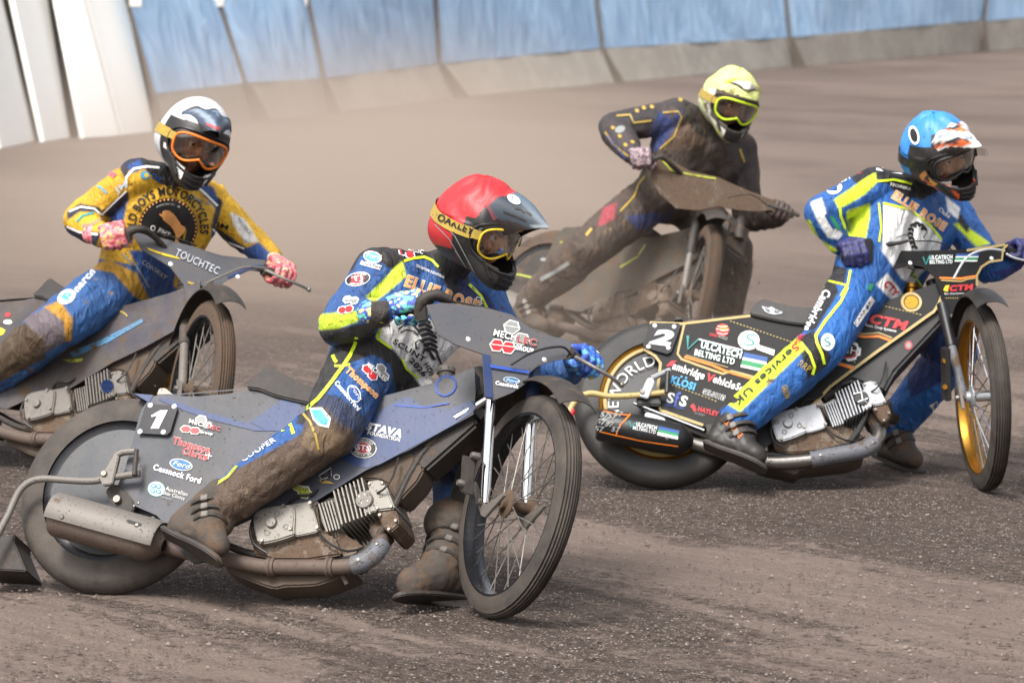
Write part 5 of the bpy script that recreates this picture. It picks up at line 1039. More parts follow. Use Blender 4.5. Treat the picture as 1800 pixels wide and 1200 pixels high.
    fr = Part('footrest', th); fr.tube([q(1264, 757, .10), q(1262, 762, .22)], .013, I['steel'], 12); fr.prism(B.qs([(1240, 745), (1280, 745), (1330, 800), (1250, 790)], .10), -B.n * .012, I['black_clean'], .003)
    sp_ = Part('sump', th); sp_.prism(B.qs(sm2([(1330, 815), (1380, 828), (1400, 833), (1410, 824), (1490, 815), (1520, 800), (1480, 790), (1360, 790)], 2), .05), -B.n * .12, I['mud'], .01)
    up, fwd, axR, topR = fork_set(th, c, n, (1661, 556), (q(1661, 556, 0) - CAM).dot(FW) - .12, 14, 'pipe_grey', 'black_clean')
    arc_fender(th, c, n, -60, 30, .39, .12, up, fwd, I['black_plastic'], flare=.05)
    tb = Part('fork_damper', th); tb.box(P(1663, 657, (axR - CAM).dot(FW) + .03), (fwd * .035, n * .012, up * .10), I['black_plastic'], .004)
    for y in (634, 680): tb.lathe(P(1661, y, (axR - CAM).dot(FW) - .0), -FW, [(.001, .008), (.009, .008), (.012, 0), (.012, -.02)], I['rim_gold'], 12)
    t0 = (q(1655, 500, 0) - CAM).dot(FW); Q, nn = planar(P(1546, 440, t0 - .12), P(1765, 428, t0 + .04), P(1660, 557, t0 - .17))
    oc = [(1546, 440), (1620, 441), (1700, 438), (1772, 427), (1773, 433), (1762, 437), (1763, 458), (1740, 460), (1726, 468), (1717, 484), (1717, 503), (1706, 520), (1676, 550), (1660, 558), (1654, 520), (1642, 486), (1622, 469), (1602, 465), (1570, 473), (1563, 456)]
    sh = Part('front_shield', th); sh.prism([Q(x, y) for x, y in oc], -nn * .004, I['panel_black']); sh.decal(stroke([(1548, 442), (1620, 443), (1700, 440), (1768, 430)], 4) + stroke([(1772, 430), (1764, 438), (1762, 457), (1740, 460), (1726, 469), (1718, 484), (1718, 502)], 4) + stroke([(1549, 442), (1565, 456), (1572, 471), (1602, 464), (1624, 469), (1643, 486), (1654, 518), (1661, 553)], 4.5), I['gold_line'], .003)
    sv = lambda s2, a2, b2_, h2, m, **k: sh.text(s2, a2, b2_, h2, I[m], **k)
    sv('ULCATECH', (1634, 456), (1674, 455), 6.5, 'ink_white', bold=.02, edge=(I['ink_teal'], .03)); sv('BELTING LTD', (1634, 464), (1674, 463), 6, 'ink_white', bold=.01, edge=(I['ink_teal'], .03)); sh.decal(stroke([(1622, 452), (1627, 465), (1634, 450)], 2.5), I['ink_teal'], .005); flag(sh, 1681, 446, 40, 14, 0, 0)
    sh.decal([[(1651, 487), (1690, 488), (1700, 486), (1715, 484), (1715, 487), (1700, 489), (1690, 492), (1651, 490)]], I['ink_orange'], .003); sh.decal(stroke([(1654, 493), (1690, 495), (1700, 491), (1714, 489)], 2), I['gold_line'], .004); sh.decal([[(1658, 509), (1662, 502), (1669, 501), (1664, 508), (1666, 513), (1659, 511)]], I['ink_yellow'], .003); sv('CTM', (1668, 512), (1709, 509), 9, 'ink_red', bold=.05, shear=.15); sv('Root Crop Systems', (1660, 518), (1694, 517), 3, 'ink_white'); dd_ = [sh.decal(stroke([(1662 + 4 * k, 524), (1664 + 4 * k, 524)], 1.4), I['ink_gold'], .003) for k in range(6)]
    for (x, y) in ((1600, 462), (1743, 454)): rivet(sh, Q(x, y), nn, .0085, I['ink_white'])
    t1 = t0 - .16; gR0, gR1 = P(1478, 452, t1), P(1524, 444, t1); gL0, gL1 = P(1810, 452, t0 + .12), P(1766, 440, t0 + .06)
    hb = bar(th, [gR0, gR1, P(1540, 448, t1), P(1580, 462, t0 - .06), P(1650, 468, t0 + .02), P(1730, 452, t0 + .05), gL1, gL0], 'black_plastic'); grip(hb, gR1, gR0, 'black_clean'); grip(hb, gL1, gL0, 'black_clean')
    cl = Part('throttle_clamp', hb); cl.box(P(1527, 440, t1 - .02), (V((.014, 0, 0)), V((0, .02, 0)), V((0, 0, .045))), I['black_plastic'], .005); cl.tube([P(1537, 450, t1), P(1553, 450, t1)], .012, I['rim_gold'], 12); cl.tube([P(1527, 432, t1), P(1552, 430, t1), P(1575, 428, t1), P(1597, 423, t1)], [.012, .011, .008, .005], I['black_plastic'], 10, 3)
    lever(hb, [P(1768, 446, t0 - .02), P(1785, 454, t0 - .02), P(1815, 460, t0)], 'chrome', .005)
    cable(hb, [P(1597, 424, t1), P(1640, 424, t1 + .1), P(1660, 430, t0), P(1672, 438, t0 + .1)], 'black_plastic', .0028); cable(hb, [P(1560, 422, t1 + .05), P(1585, 413, t1 + .1), P(1600, 424, t1 + .1), P(1625, 422, t0)], 'black_plastic', .0022); cable(hb, [P(1766, 441, t0 - .06), P(1735, 438, t0 - .1), P(1700, 452, t0 - .14), P(1676, 490, t0 - .16)], 'ink_silver', .0045)
    return th
bike2 = build_bike2()
def rider2():
    q = B2.q; ref = lambda x, y, o_=0.: (q(x, y, 0) - CAM).dot(FW) + o_
    th = thing('person', G(1500, 850), 'rider in blue helmet cover and clean blue, lime and white suit, riding the black motorcycle', 'person', 'speedway riders')
    J = dict(hipR=q(1498, 512, .12), hipL=q(1560, 512, -.14), shR=P(1536, 328, 16.18), shL=P(1674, 370, 16.50), neck=P(1622, 325, 16.3), head=P(1648, 262, 16.1), elR=P(1444, 374, 16.1), wrR=P(1484, 428, 16.0), elL=P(1738, 468, 16.4), wrL=P(1788, 452, 16.25),
             knR=q(1446, 610, .20), anR=q(1296, 738, .19), toeR=q(1300, 770, .2), knL=P(1678, 618, 16.42), anL=P(1574, 744, 16.6), toeL=P(1590, 790, 16.55), frame=head_frame(37, 9, -17))
    t0 = ref(1655, 500); J['wrR'] = P(1474, 426, t0 - .12); J['wrL'] = P(1780, 458, t0 + .15)
    b = body(th, J, dict(thigh=.102, knee=.09, calf=.092, ank=.074, hip=.115, up=.07, el=.066, wr=.045, chest=.13, sh=.076), .006, .0045, 'suit_clean')
    lime, wht, blk = 'd2ea30', 'f2f2f0', '14161c'
    b.paint('1b579c', [
        ([(1400, 500), (1800, 500), (1800, 900), (1200, 900), (1260, 700)], '1d5ea6'),
        ([(1488, 290), (1523, 280), (1590, 288), (1604, 322), (1596, 328), (1537, 319), (1534, 330), (1500, 320)], blk),
        ([(1539, 304), (1541, 322), (1520, 342), (1487, 362), (1474, 366), (1466, 351), (1497, 330), (1526, 310)], lime),
        ([(1488, 371), (1529, 357), (1529, 382), (1520, 430), (1500, 428), (1489, 392)], lime), ([(1529, 356), (1545, 356), (1543, 430), (1522, 432), (1529, 382)], '1b579c'),
        ([(1552, 358), (1600, 367), (1637, 398), (1656, 421), (1650, 450), (1620, 480), (1605, 500), (1585, 490), (1550, 440)], wht),
        ([(1424, 356), (1444, 348), (1456, 386), (1482, 412), (1474, 421), (1456, 418), (1438, 390)], wht), ([(1410, 385), (1424, 388), (1440, 420), (1474, 440), (1450, 450)], lime),
        ([(1676, 394), (1688, 390), (1742, 428), (1716, 434)], lime), ([(1662, 345), (1688, 366), (1684, 386), (1666, 372)], wht), ([(1686, 372), (1704, 400), (1700, 410), (1684, 392)], blk),
        ([(1444, 500), (1470, 500), (1474, 515), (1432, 580), (1410, 580), (1425, 545)], blk), ([(1455, 462), (1490, 472), (1484, 500), (1446, 500)], blk),
        ([(1396, 598), (1430, 580), (1462, 626), (1452, 645), (1420, 668), (1408, 620)], blk), ([(1270, 704), (1301, 724), (1416, 612), (1398, 590)], lime),
        ([(1540, 500), (1560, 480), (1590, 520), (1570, 530)], wht), ([(1740, 480), (1800, 460), (1800, 500)], '24307c'),
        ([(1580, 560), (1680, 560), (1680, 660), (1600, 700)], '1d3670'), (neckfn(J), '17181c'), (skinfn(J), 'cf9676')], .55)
    I = MATS; L = lambda pts, w, m='ink_lime', off=.003: b.decal(stroke(pts, w), I[m], off, 9); t = lambda s_, a, b_, h, m, **k: b.text(s_, a, b_, h, I[m], grid=8, **k)
    L([(1540, 319), (1570, 316), (1590, 320), (1603, 324)], 4); L([(1545, 357), (1549, 400), (1545, 425)], 3.5); L([(1552, 357), (1600, 368), (1637, 398), (1654, 420)], 4); L([(1551, 360), (1550, 440)], 1.2, 'ink_black'); L([(1476, 362), (1478, 380), (1484, 398), (1500, 424)], 5); L([(1464, 456), (1452, 485), (1448, 505)], 3.5); L([(1495, 475), (1490, 500), (1478, 520)], 4); L([(1450, 492), (1490, 502)], 3.5)
    L([(1490, 505), (1478, 530), (1450, 565), (1434, 590), (1436, 602), (1445, 622), (1449, 640)], 5); L([(1408, 602), (1424, 622), (1432, 645), (1428, 658)], 5); L([(1442, 512), (1428, 545), (1412, 580)], 3, 'ink_sky'); L([(1602, 478), (1612, 492), (1622, 505)], 3.5)
    t('ELLIE ROSE', (1566, 347), (1658, 406), 14, 'ink_peach', bold=.035, edge=(I['ink_white'], .04), off=.006); t('TECHNIKA', (1563, 326), (1600, 335), 5, 'ink_white', bold=.02); t('Clubs', (1648, 370), (1667, 384), 7, 'ink_white', bold=.02)
    b.decal([[(1536, 289), (1570, 291), (1590, 303), (1585, 307), (1541, 300)]], I['ink_white'], .003, 8); b.decal([[(1572, 292), (1590, 303), (1586, 306), (1570, 300)]], I['ink_blue'], .004, 8); b.decal([circ(1507, 300, 13, 7, rot=-10)], I['ink_red'], .003, 8); b.decal([circ(1507, 300, 7, 4, rot=-10)], I['ink_white'], .004, 8)
    t('EST', (1478, 322), (1498, 314), 10, 'ink_white', bold=.0, edge=(I['ink_sky'], .04)); b.decal([circ(1467, 332, 14, 9, rot=-20)], I['ink_white'], .003, 8); t('5', (1460, 336), (1471, 332), 9, 'ink_blue', off=.005, bold=.03); 
    for k, m in enumerate(('ink_blue', 'ink_green')): b.decal([[(1449 + k * 8, 386 + 3 * k - 8), (1455 + k * 8, 384 + 3 * k - 8), (1470 + k * 8, 408 + 2 * k - 8), (1464 + k * 8, 411 + 2 * k - 8)]], I[m], .003, 8)
    for k in range(8):
        a = R(-150 + k * 22 + 90); x, y = 1613 + 14 * math.cos(a - 1.9), 404 - 12 * math.sin(a + .9)
    for k, (x, y) in enumerate(((1624, 402), (1619, 396), (1612, 393), (1605, 396), (1601, 403), (1600, 411), (1602, 419), (1604, 427), (1607, 434))): b.decal([sm2([(x - 6, y - 1), (x, y - 4), (x + 6, y + 1), (x + 3, y + 4), (x, y + 1), (x - 4, y + 3)], 2)], I['ink_black'], .004, 8)
    L([(1575, 418), (1590, 412), (1600, 417)], 1.5, 'ink_black', .004); L([(1626, 398), (1629, 408), (1622, 418)], 1.5, 'ink_black', .004)
    t('S', (1398, 603), (1390, 611), 12, 'ink_red', bold=.02); t('ervices UK', (1389, 612), (1288, 706), 11, 'ink_black', bold=.02); t('Cambridge', (1450, 508), (1412, 578), 13, 'ink_white', bold=.03, edge=(I['ink_black'], .02)); t('Vehicle', (1410, 582), (1396, 602), 9, 'ink_red', bold=.02); b.decal([circ(1455, 601, 12, 15)], I['ink_white'], .003, 8); t('S', (1450, 609), (1461, 607), 15, 'ink_teal', off=.005)
    t('RRP', (1402, 642), (1420, 655), 12, 'ink_yellow_muddy', bold=.0); b.decal([[(1500, 568), (1530, 520), (1538, 528), (1506, 575)]], I['ink_white'], .003, 8); t('CARRIER', (1505, 572), (1532, 530), 5, 'ink_black', off=.005); b.decal([[(1524, 508), (1528, 498), (1536, 500), (1530, 512)]], I['ink_green'], .003, 8); t('GREEN', (1374, 678), (1380, 700), 9, 'ink_yellow_muddy', bold=.03)
    t('CTY', (1552, 500), (1572, 522), 12, 'ink_red', bold=.04); b.decal(stroke([(1595, 470), (1606, 474), (1600, 484), (1610, 488)], 1.8), I['ink_black'], .004, 8)
    b.decal([[(1633, 712), (1648, 704), (1655, 710), (1640, 722)]], I['ink_white_dusty'], .003, 8)
    def hc(a, e):
        aa = abs(a)
        if e > 45 or (e > 24 and aa > 50) or (aa > 100 and e > -30): return '2f86d2'
        if aa > 75 and e > 0: return '16181c'
        if -50 < e < -8 and 30 < aa < 62 and (e + 8) > -(aa - 18) * 1.0: return 'e8a030'
        if -62 < e < -25 and aa < 75 and int((a + e * 1.7) / 11) % 4 == 0: return 'e0592a'
        if -70 < e < -10 and 62 <= aa < 82: return 'd98f38' if int((a - e) / 13) % 2 else '1a1a1c'
        return '16181c'
    def pkc(a, v): return 'f0f0ec' if v > .86 else ('d9d4d0', '20242c', 'd8632c', 'e9e6e2', '8a94a4')[int((abs(a) * 3.1 + v * 3.7 + .4 * math.sin(a * 11)) * 1.6) % 5]
    hm = helmet(th, J, 1.07, dict(color=hc, fold=True, pe=52, peak=(.145, .045, 50, pkc), frame='black_plastic', strap='black_clean', trim='black_clean', lens='lens_clear', under='2a2624'))
    hm.decal([circ(1607, 238, 9, 17, rot=-14)], I['ink_white'], .0035, 6, tol=.6); hm.decal([circ(1607, 238, 6, 12, rot=-14)], I['ink_black'], .0045, 6, tol=.6)
    gl_c = ['252a66', '2d3478', '1c1f4a', '282d6a']
    t1 = t0 - .16; glove(th, J['wrR'], P(1502, 448, t1), P(1524, 444, t1) - P(1478, 452, t1), V((0, .1, 1)), 1, gl_c); glove(th, J['wrL'], P(1796, 447, t0 + .1), P(1766, 440, t0 + .06) - P(1810, 452, t0 + .12), V((0, .1, 1)), 1, gl_c)
    bt = boot(th, q(1292, 740, .19), q(1262, 772, .20), q(1308, 786, .22), q(1330, 800, .23), (.070, .045, .05, .04), 'boot_black'); bt.text('ALPINE', (1268, 738), (1300, 770), 9, I['ink_orange'], grid=8, bold=.02, tol=.4)
    boot(th, P(1572, 742, 16.6), P(1556, 785, 16.68), P(1590, 795, 16.56), P(1606, 806, 16.5), (.062, .045, .05, .038))
    return th, J
rider2()
# ================================================================== motorcycles 3 and 4 (muddy), riders in white and in fluorescent yellow helmets
def mapped_bike(th, B, o, wheel, panels, seatm, decals=None):
    """body, engine and exhaust carry the shapes measured on the lead machine"""
    q = B.q; I = MATS; rear_wheel(th, B, o); c, n = lockdir(*wheel); front_wheel(th, c, n, None, o)
    out = [(265, 698), (282, 693), (340, 697), (400, 692), (447, 683), (482, 697), (525, 706), (600, 712), (669, 697), (767, 671), (834, 645), (836, 690), (832, 728), (720, 790), (643, 826), (550, 883), (455, 905), (400, 930), (288, 918), (275, 905), (240, 890), (228, 880), (206, 869), (203, 860), (218, 830), (248, 720)]
    p = Part('side_panel', th); p.prism(B.qs(out, .088), -B.n * .006, I[panels]); p.prism(B.qs([(550, 850), (669, 697), (767, 671), (834, 645), (832, 728), (720, 790), (643, 826)], .084), -B.n * .165, I[panels], .012)
    if decals: decals(p)
    b2 = Part('side_panel', th); b2.prism(B.qs(out, -.082), -B.n * .006, I[panels])
    tp = Part('tail_cover', th); tp.prism([q(265, 698, .086), q(447, 683, .086), q(447, 683, -.086), q(265, 698, -.086)], B.u * .004, I[panels])
    st = Part('seat', th); st.prism(B.qs(sm2([(431, 680), (447, 662), (466, 641), (480, 646), (520, 668), (549, 679), (580, 690), (600, 706), (560, 712), (529, 706), (482, 695), (455, 684)], 2), .105), -B.n * .21, I[seatm], .014)
    fl_ = Part('filler_neck', th); a, b_ = q(784, 690, .0), q(784, 652, .0); d = (b_ - a); fl_.lathe(a, d.normalized(), [(.024, -.03), (.022, .02), (.024, d.length - .012), (.030, d.length - .008), (.030, d.length + .012), (.001, d.length + .012)], I['steel_dusty'], 20)
    lc = Part('frame_cover', th); lc.prism(B.qs([(832, 730), (840, 745), (746, 828), (720, 815), (722, 791)], .060), -B.n * .12, I['black_muddy'], .01); lc.prism(B.qs(sm2([(720, 790), (745, 826), (716, 865), (697, 880), (680, 850), (655, 842), (618, 842), (645, 826)], 2), .06), -B.n * .12, I['mud'], .012)
    frame_tubes(th, B); e, hd = engine(th, B, o)
    exhaust(th, B, o, [(270, 952), (320, 968), (360, 975), (400, 983), (458, 995), (505, 996), (552, 996), (598, 996), (633, 990), (658, 975, -.01), (671, 952, -.03), (661, 930, -.05)], .0245, .075, (38, 50), (22, 33))
    silencer(th, B, o, (94, 905), (282, 957), .066, .17, 'steel_dusty', 'pipe_brown', .13)
    sp_ = Part('sump', th); sp_.prism(B.qs(sm2([(395, 1000), (440, 1020), (480, 1034), (500, 1030), (555, 1028), (600, 1012), (620, 1000), (560, 985), (430, 985)], 2), .05), -B.n * .12, I['mud'], .01)
    fr = Part('footrest', th); fr.tube([q(330, 918, .10), q(322, 925, .22)], .013, I['steel'], 12)
    return c, n, p, e, hd
I = MATS
B3 = Plane((-150, 808), (338, 846), 28); B3.src = B1
def build_bike3():
    B = B3; th = thing('speedway_motorcycle', G(60, 826), 'muddy dark blue speedway motorcycle at the far left, under the yellow suited rider', 'motorcycle', 'speedway motorcycles')
    def dec(p):
        p.decal(stroke(circ(205, 566, 22, 20)[16:23], 3), I['ink_yellow_muddy'], .003); p.decal([[(122, 620), (180, 596), (250, 560), (252, 566), (190, 602), (130, 628)]], I['ink_sky_muddy'], .003); p.decal([[(166, 570), (174, 564), (177, 572), (169, 576)]], I['ink_red_dusty'], .003); p.decal([[(140, 592), (158, 580), (161, 586), (143, 594)]], I['ink_peach'], .003); p.decal([[(110, 632), (146, 630), (144, 636), (125, 637)]], I['ink_lime_muddy'], .003)
        p.decal([[(0, 575), (10, 580), (6, 588), (0, 590)]], I['ink_yellow'], .003); p.decal([circ(14, 553, 5, 4)], I['ink_red'], .003); p.decal([circ(14, 566, 8, 4)], I['ink_white_dusty'], .003)
    c, n, p, e, hd = mapped_bike(th, B, dict(eng='steel_dusty', fin='steel_dusty', barrel='alloy_muddy', pipe='pipe_brown', ftyre='rubber_muddy', rtyre='rubber_muddy', guard='pipe_brown', spoke='steel_dusty'), (352, 689, .355, 171, .27), 'panel_muddy', 'seat_mud', dec)
    hd.decal([circ(*pix(B.q(640, 878, .106)), 11, 12)], I['ink_blue'], .004); hd.decal([circ(*pix(B.q(640, 878, .106)), 5, 3.5, rot=-20)], I['ink_lime_muddy'], .006)
    tz = (B.q(845, 668, 0) - CAM).dot(FW); up, fwd, axR, topR = fork_set(th, c, n, (326, 560), tz - .10, 14, 'steel_dusty', 'panel_muddy'); arc_fender(th, c, n, -70, 32, .40, .12, up, fwd, I['black_muddy'], flare=.04)
    Q, nn = planar(P(227, 408, tz - .05), P(467, 458, tz + .16), P(340, 540, tz - .08)); sh = Part('front_shield', th)
    sh.prism([Q(x, y) for x, y in [(232, 408), (264, 413), (342, 434), (389, 449), (467, 457), (462, 472), (436, 476), (400, 492), (384, 505), (367, 510), (346, 540), (327, 540), (323, 500), (299, 469), (249, 438)]], -nn * .004, I['shield_grey'])
    sh.decal([[(258, 435), (280, 443), (312, 452), (318, 456), (290, 450), (262, 440)]], I['ink_yellow'], .003); sh.decal([[(330, 494), (366, 506), (363, 511), (330, 498)]], I['ink_yellow_muddy'], .003); sh.decal([[(344, 512), (364, 512), (356, 528), (336, 524)]], I['ink_white_dusty'], .003)
    sh.decal(stroke([(400, 488), (440, 470), (462, 468)], 5), I['panel_blue'], .003); sh.text('TOUCHTEC', (306, 449), (382, 483), 13, I['ink_silver'], edge=(I['ink_black'], .03), bold=.01, off=.005)
    for (x, y) in ((300, 464), (418, 486)): rivet(sh, Q(x, y), nn, .0095, I['ink_white'])
    t1 = tz - .1; gR0, gR1 = P(178, 422, t1), P(224, 412, t1); gL0, gL1 = P(508, 492, tz + .2), P(464, 474, tz + .14)
    hb = bar(th, [gR0, gR1, P(240, 404, t1), P(270, 415, t1 + .05), P(330, 470, tz + .08), P(420, 470, tz + .14), gL1, gL0]); grip(hb, gR1, gR0); grip(hb, gL1, gL0); lever(hb, [P(466, 474, tz + .08), P(500, 490, tz + .05), P(525, 500, tz + .06), P(543, 509, tz + .08)], 'steel', .006)
    cl = Part('throttle_clamp', hb); cl.tube([P(226, 425, t1 - .02), P(226, 408, t1 - .02), P(245, 402, t1 - .02), P(262, 406, t1)], [.013, .019, .015, .01], I['black_muddy'], 12, 3)
    cable(hb, [P(262, 406, t1), P(300, 415, t1 + .1), P(345, 432, tz + .1)], 'black_muddy'); cable(hb, [P(470, 472, tz), P(430, 470, tz - .05), P(390, 485, tz - .1), P(362, 498, tz - .1)], 'steel_dusty', .004)
    J = dict(hipR=P(208, 500, tz + .15), hipL=P(262, 512, tz + .42), shR=P(240, 312, tz + .05), shL=P(370, 352, tz + .42), neck=P(318, 318, tz + .18), head=P(342, 240, tz + .02), elR=P(140, 386, tz + .12), wrR=P(176, 414, t1 + .02), elL=P(424, 410, tz + .42), wrL=P(476, 452, tz + .28),
             knR=P(92, 578, tz - .05), anR=P(-45, 692, tz + .25), toeR=P(-50, 730, tz + .2), knL=P(296, 618, tz + .45), anL=P(262, 680, tz + .72), toeL=P(220, 690, tz + .7), frame=head_frame(22, 8, 21))
    th2 = thing('person', G(120, 830), 'rider in white helmet and yellow and blue suit, leftmost of the four riders', 'person', 'speedway riders')
    b = body(th2, J, dict(thigh=.112, knee=.095, calf=.092, chest=.14, belly=.13, sh=.078, up=.07, el=.066, wr=.045, hip=.12), .0065, .005)
    yel, blu, nav = 'd9a81c', '1b4a8c', '161d36'
    b.paint(yel, [
        ([(0, 470), (150, 450), (260, 470), (330, 520), (330, 560), (130, 640), (-100, 800)], '1d548f'), ([(155, 470), (190, 455), (240, 480), (270, 540), (235, 520), (200, 480)], 'c08f22'), ([(110, 480), (140, 450), (165, 450), (100, 520)], nav),
        ([(200, 250), (240, 255), (276, 262), (282, 292), (250, 292), (226, 300), (222, 318), (212, 300)], nav), ([(224, 290), (250, 278), (282, 285), (282, 297), (250, 297), (230, 306)], blu),
        ([(224, 335), (228, 350), (206, 390), (185, 380), (178, 372), (205, 350)], nav), ([(224, 352), (216, 395), (205, 410), (192, 388)], blu),
        ([(118, 372), (140, 358), (175, 364), (180, 374), (140, 372), (118, 388)], nav), ([(112, 396), (140, 408), (178, 408), (170, 432), (120, 430)], nav),
        ([(355, 320), (375, 330), (388, 360), (384, 372), (360, 345), (345, 328)], blu), ([(384, 345), (392, 355), (382, 395), (370, 402)], nav), ([(372, 400), (395, 420), (400, 455), (370, 450)], blu), ([(370, 400), (378, 398), (440, 440), (432, 455)], nav), ([(425, 440), (455, 425), (480, 450), (450, 478)], blu),
        ([(404, 372), (430, 385), (455, 425), (432, 428), (410, 395)], 'd8d8d4'), ([(225, 440), (255, 440), (310, 470), (300, 530), (262, 500)], blu),
        ([(75, 540), (105, 528), (128, 560), (125, 600), (112, 600), (108, 570), (90, 552)], 'c08a20'), ([(40, 560), (80, 540), (112, 565), (115, 600), (80, 620)], '6a6066'), ([(-100, 620), (0, 588), (42, 566), (80, 600), (78, 630), (0, 672), (-80, 740)], '4a3a27'),
        ([(232, 560), (320, 560), (320, 640), (250, 640)], '1c5698'), ([(226, 640), (300, 632), (290, 670), (230, 670)], '22304e'), (neckfn(J), '17181c'), (skinfn(J), 'c08a6c')])
    L = lambda pts, w, m='ink_white', off=.003: b.decal(stroke(pts, w), I[m], off, 9); t = lambda s_, a, b_, h, m, **k: b.text(s_, a, b_, h, I[m], grid=8, **k)
    L([(222, 330), (222, 312), (235, 297), (258, 293), (280, 295)], 4); L([(122, 372), (142, 364), (166, 367), (178, 378)], 3.5); L([(118, 398), (140, 408), (172, 412)], 4); L([(222, 336), (205, 352), (178, 378)], 3); L([(346, 328), (362, 342), (382, 362)], 4); L([(373, 402), (392, 422), (430, 437)], 3); L([(124, 481), (100, 508), (70, 535), (30, 566), (0, 588)], 4); L([(214, 446), (240, 468), (262, 505)], 3, 'ink_slate'); L([(305, 328), (309, 345), (308, 395)], 1.5, 'ink_black')
    cx, cy = 295, 400
    b.decal([circ(cx, cy, 52, 52)], I['ink_black'], .003, 8)
    for k in range(44): a = R(k * 360 / 44); b.decal([circ(cx + 49 * math.cos(a), cy + 49 * math.sin(a), 2, 2, 6)], I['ink_peach'], .005, 8)
    b.arctext('OLD BOYS MOTORCYCLES', (cx, cy), 57, 57, -100, 100, 14, I['ink_black'], .004, 8, .03); b.arctext('WHISKEY MOTORCYCLES', (cx, cy), 40, 40, -30, 30, 3, I['ink_white'], .005, 8, 0)
    b.decal([sm2([(285, 372), (296, 370), (310, 382), (318, 395), (326, 400), (320, 412), (312, 420), (316, 430), (306, 432), (308, 412), (298, 396), (286, 386)], 2)], I['ink_peach'], .005, 8); L([(290, 384), (280, 376)], 3, 'ink_peach', .005); t('O', (263, 404), (272, 406), 9, 'ink_white', bold=.03); t('PMT', (276, 408), (296, 418), 9, 'ink_white', bold=.03)
    b.decal([sm2([(228, 262), (250, 258), (262, 272), (245, 278), (232, 274)], 2)], I['ink_silver'], .003, 8); b.decal([circ(255, 308, 8, 7)], I['ink_sky'], .003, 8); b.decal([circ(257, 308, 4, 4)], I['ink_yellow'], .004, 8); t('OIL', (264, 312), (282, 322), 9, 'ink_blue', bold=.03); t('SpeedXP', (176, 300), (202, 314), 8, 'ink_pink', bold=.03, edge=(I['ink_white'], .02)); b.decal([circ(164, 322, 5, 7, rot=20)], I['ink_sky'], .003, 8); L([(168, 326), (178, 330), (188, 340)], 3, 'ink_sky'); L([(135, 390), (145, 380), (165, 374)], 4, 'ink_teal'); t('Racing', (148, 402), (182, 388), 8, 'ink_slate', bold=.02); t('JM', (205, 340), (225, 326), 9, 'ink_silver', bold=.03)
    t('Monarch', (118, 535), (168, 478), 12, 'ink_silver', bold=.03, edge=(I['ink_white'], .02)); b.decal([circ(117, 522, 17, 12, rot=-30)], I['ink_white_dusty'], .003, 8); b.decal([circ(117, 522, 9, 7, rot=-30)], I['ink_sky'], .004, 8); t('CONWAY', (248, 462), (290, 492), 8, 'ink_silver', bold=.02); t('WULFSPORT', (418, 388), (440, 416), 6, 'ink_slate', bold=.02); t('JM', (378, 396), (400, 404), 8, 'ink_black', bold=.02); t('BRS', (334, 348), (368, 362), 5, 'ink_slate', bold=.02)
    def hc(a, e):
        aa = abs(a)
        if e > 24 - .05 * aa: return 'cfcfd2'
        if -62 < e - 0 < -20 and abs((e + 28) + (aa - 50) * -.0 + 20 * math.exp(-(aa / 26) ** 2)) < 4.5 and aa < 72: return 'e8e6e0'
        if aa > 84: return 'c9c9cc'
        if e < -58: return 'dcdad4'
        return '17181b'
    hm = helmet(th2, J, 1.15, dict(color=hc, frame='ink_orange', strap='ink_yellow_muddy', lens='lens_smoke', trim='black_clean', rolloff=False, pe=52, peak=(.085, .050, 60, lambda a, v: '33465c' if int((abs(a) * 2.2 + v * 1.3) * 1.5) % 2 else '6f8092' if v > .2 else '1c242e'), under='1a1c20'))
    J['peak'].decal([[(362, 216), (388, 225), (385, 230), (363, 221)]], I['ink_red_dusty'], .003, 6, tol=.5)
    gc = ['c8645c', 'e0b060', 'd88890', 'c94f58', 'e2d0b0', '9aa82e', 'd6d0c8']
    glove(th2, J['wrR'], P(200, 418, t1), gR1 - gR0, V((0, .1, 1)), 1, gc); glove(th2, J['wrL'], P(494, 484, tz + .18), gL1 - gL0, V((0, .1, 1)), 1, gc)
    boot(th2, P(-45, 698, tz + .25), P(-62, 735, tz + .25), P(-30, 742, tz + .2), P(-12, 748, tz + .15)); lb = boot(th2, P(262, 684, tz + .74), P(288, 700, tz + .74), P(225, 700, tz + .62), P(180, 708, tz + .6), (.062, .05, .056, .045)); lb.mats = [mat('boot_yellow', '9a6f28', .8, mud=.55, dust=.5, bump=.8, bsc=30)]
    return th
bike3 = build_bike3()
B4 = Plane((905, 618), (1215, 652), 30); B4.src = B1
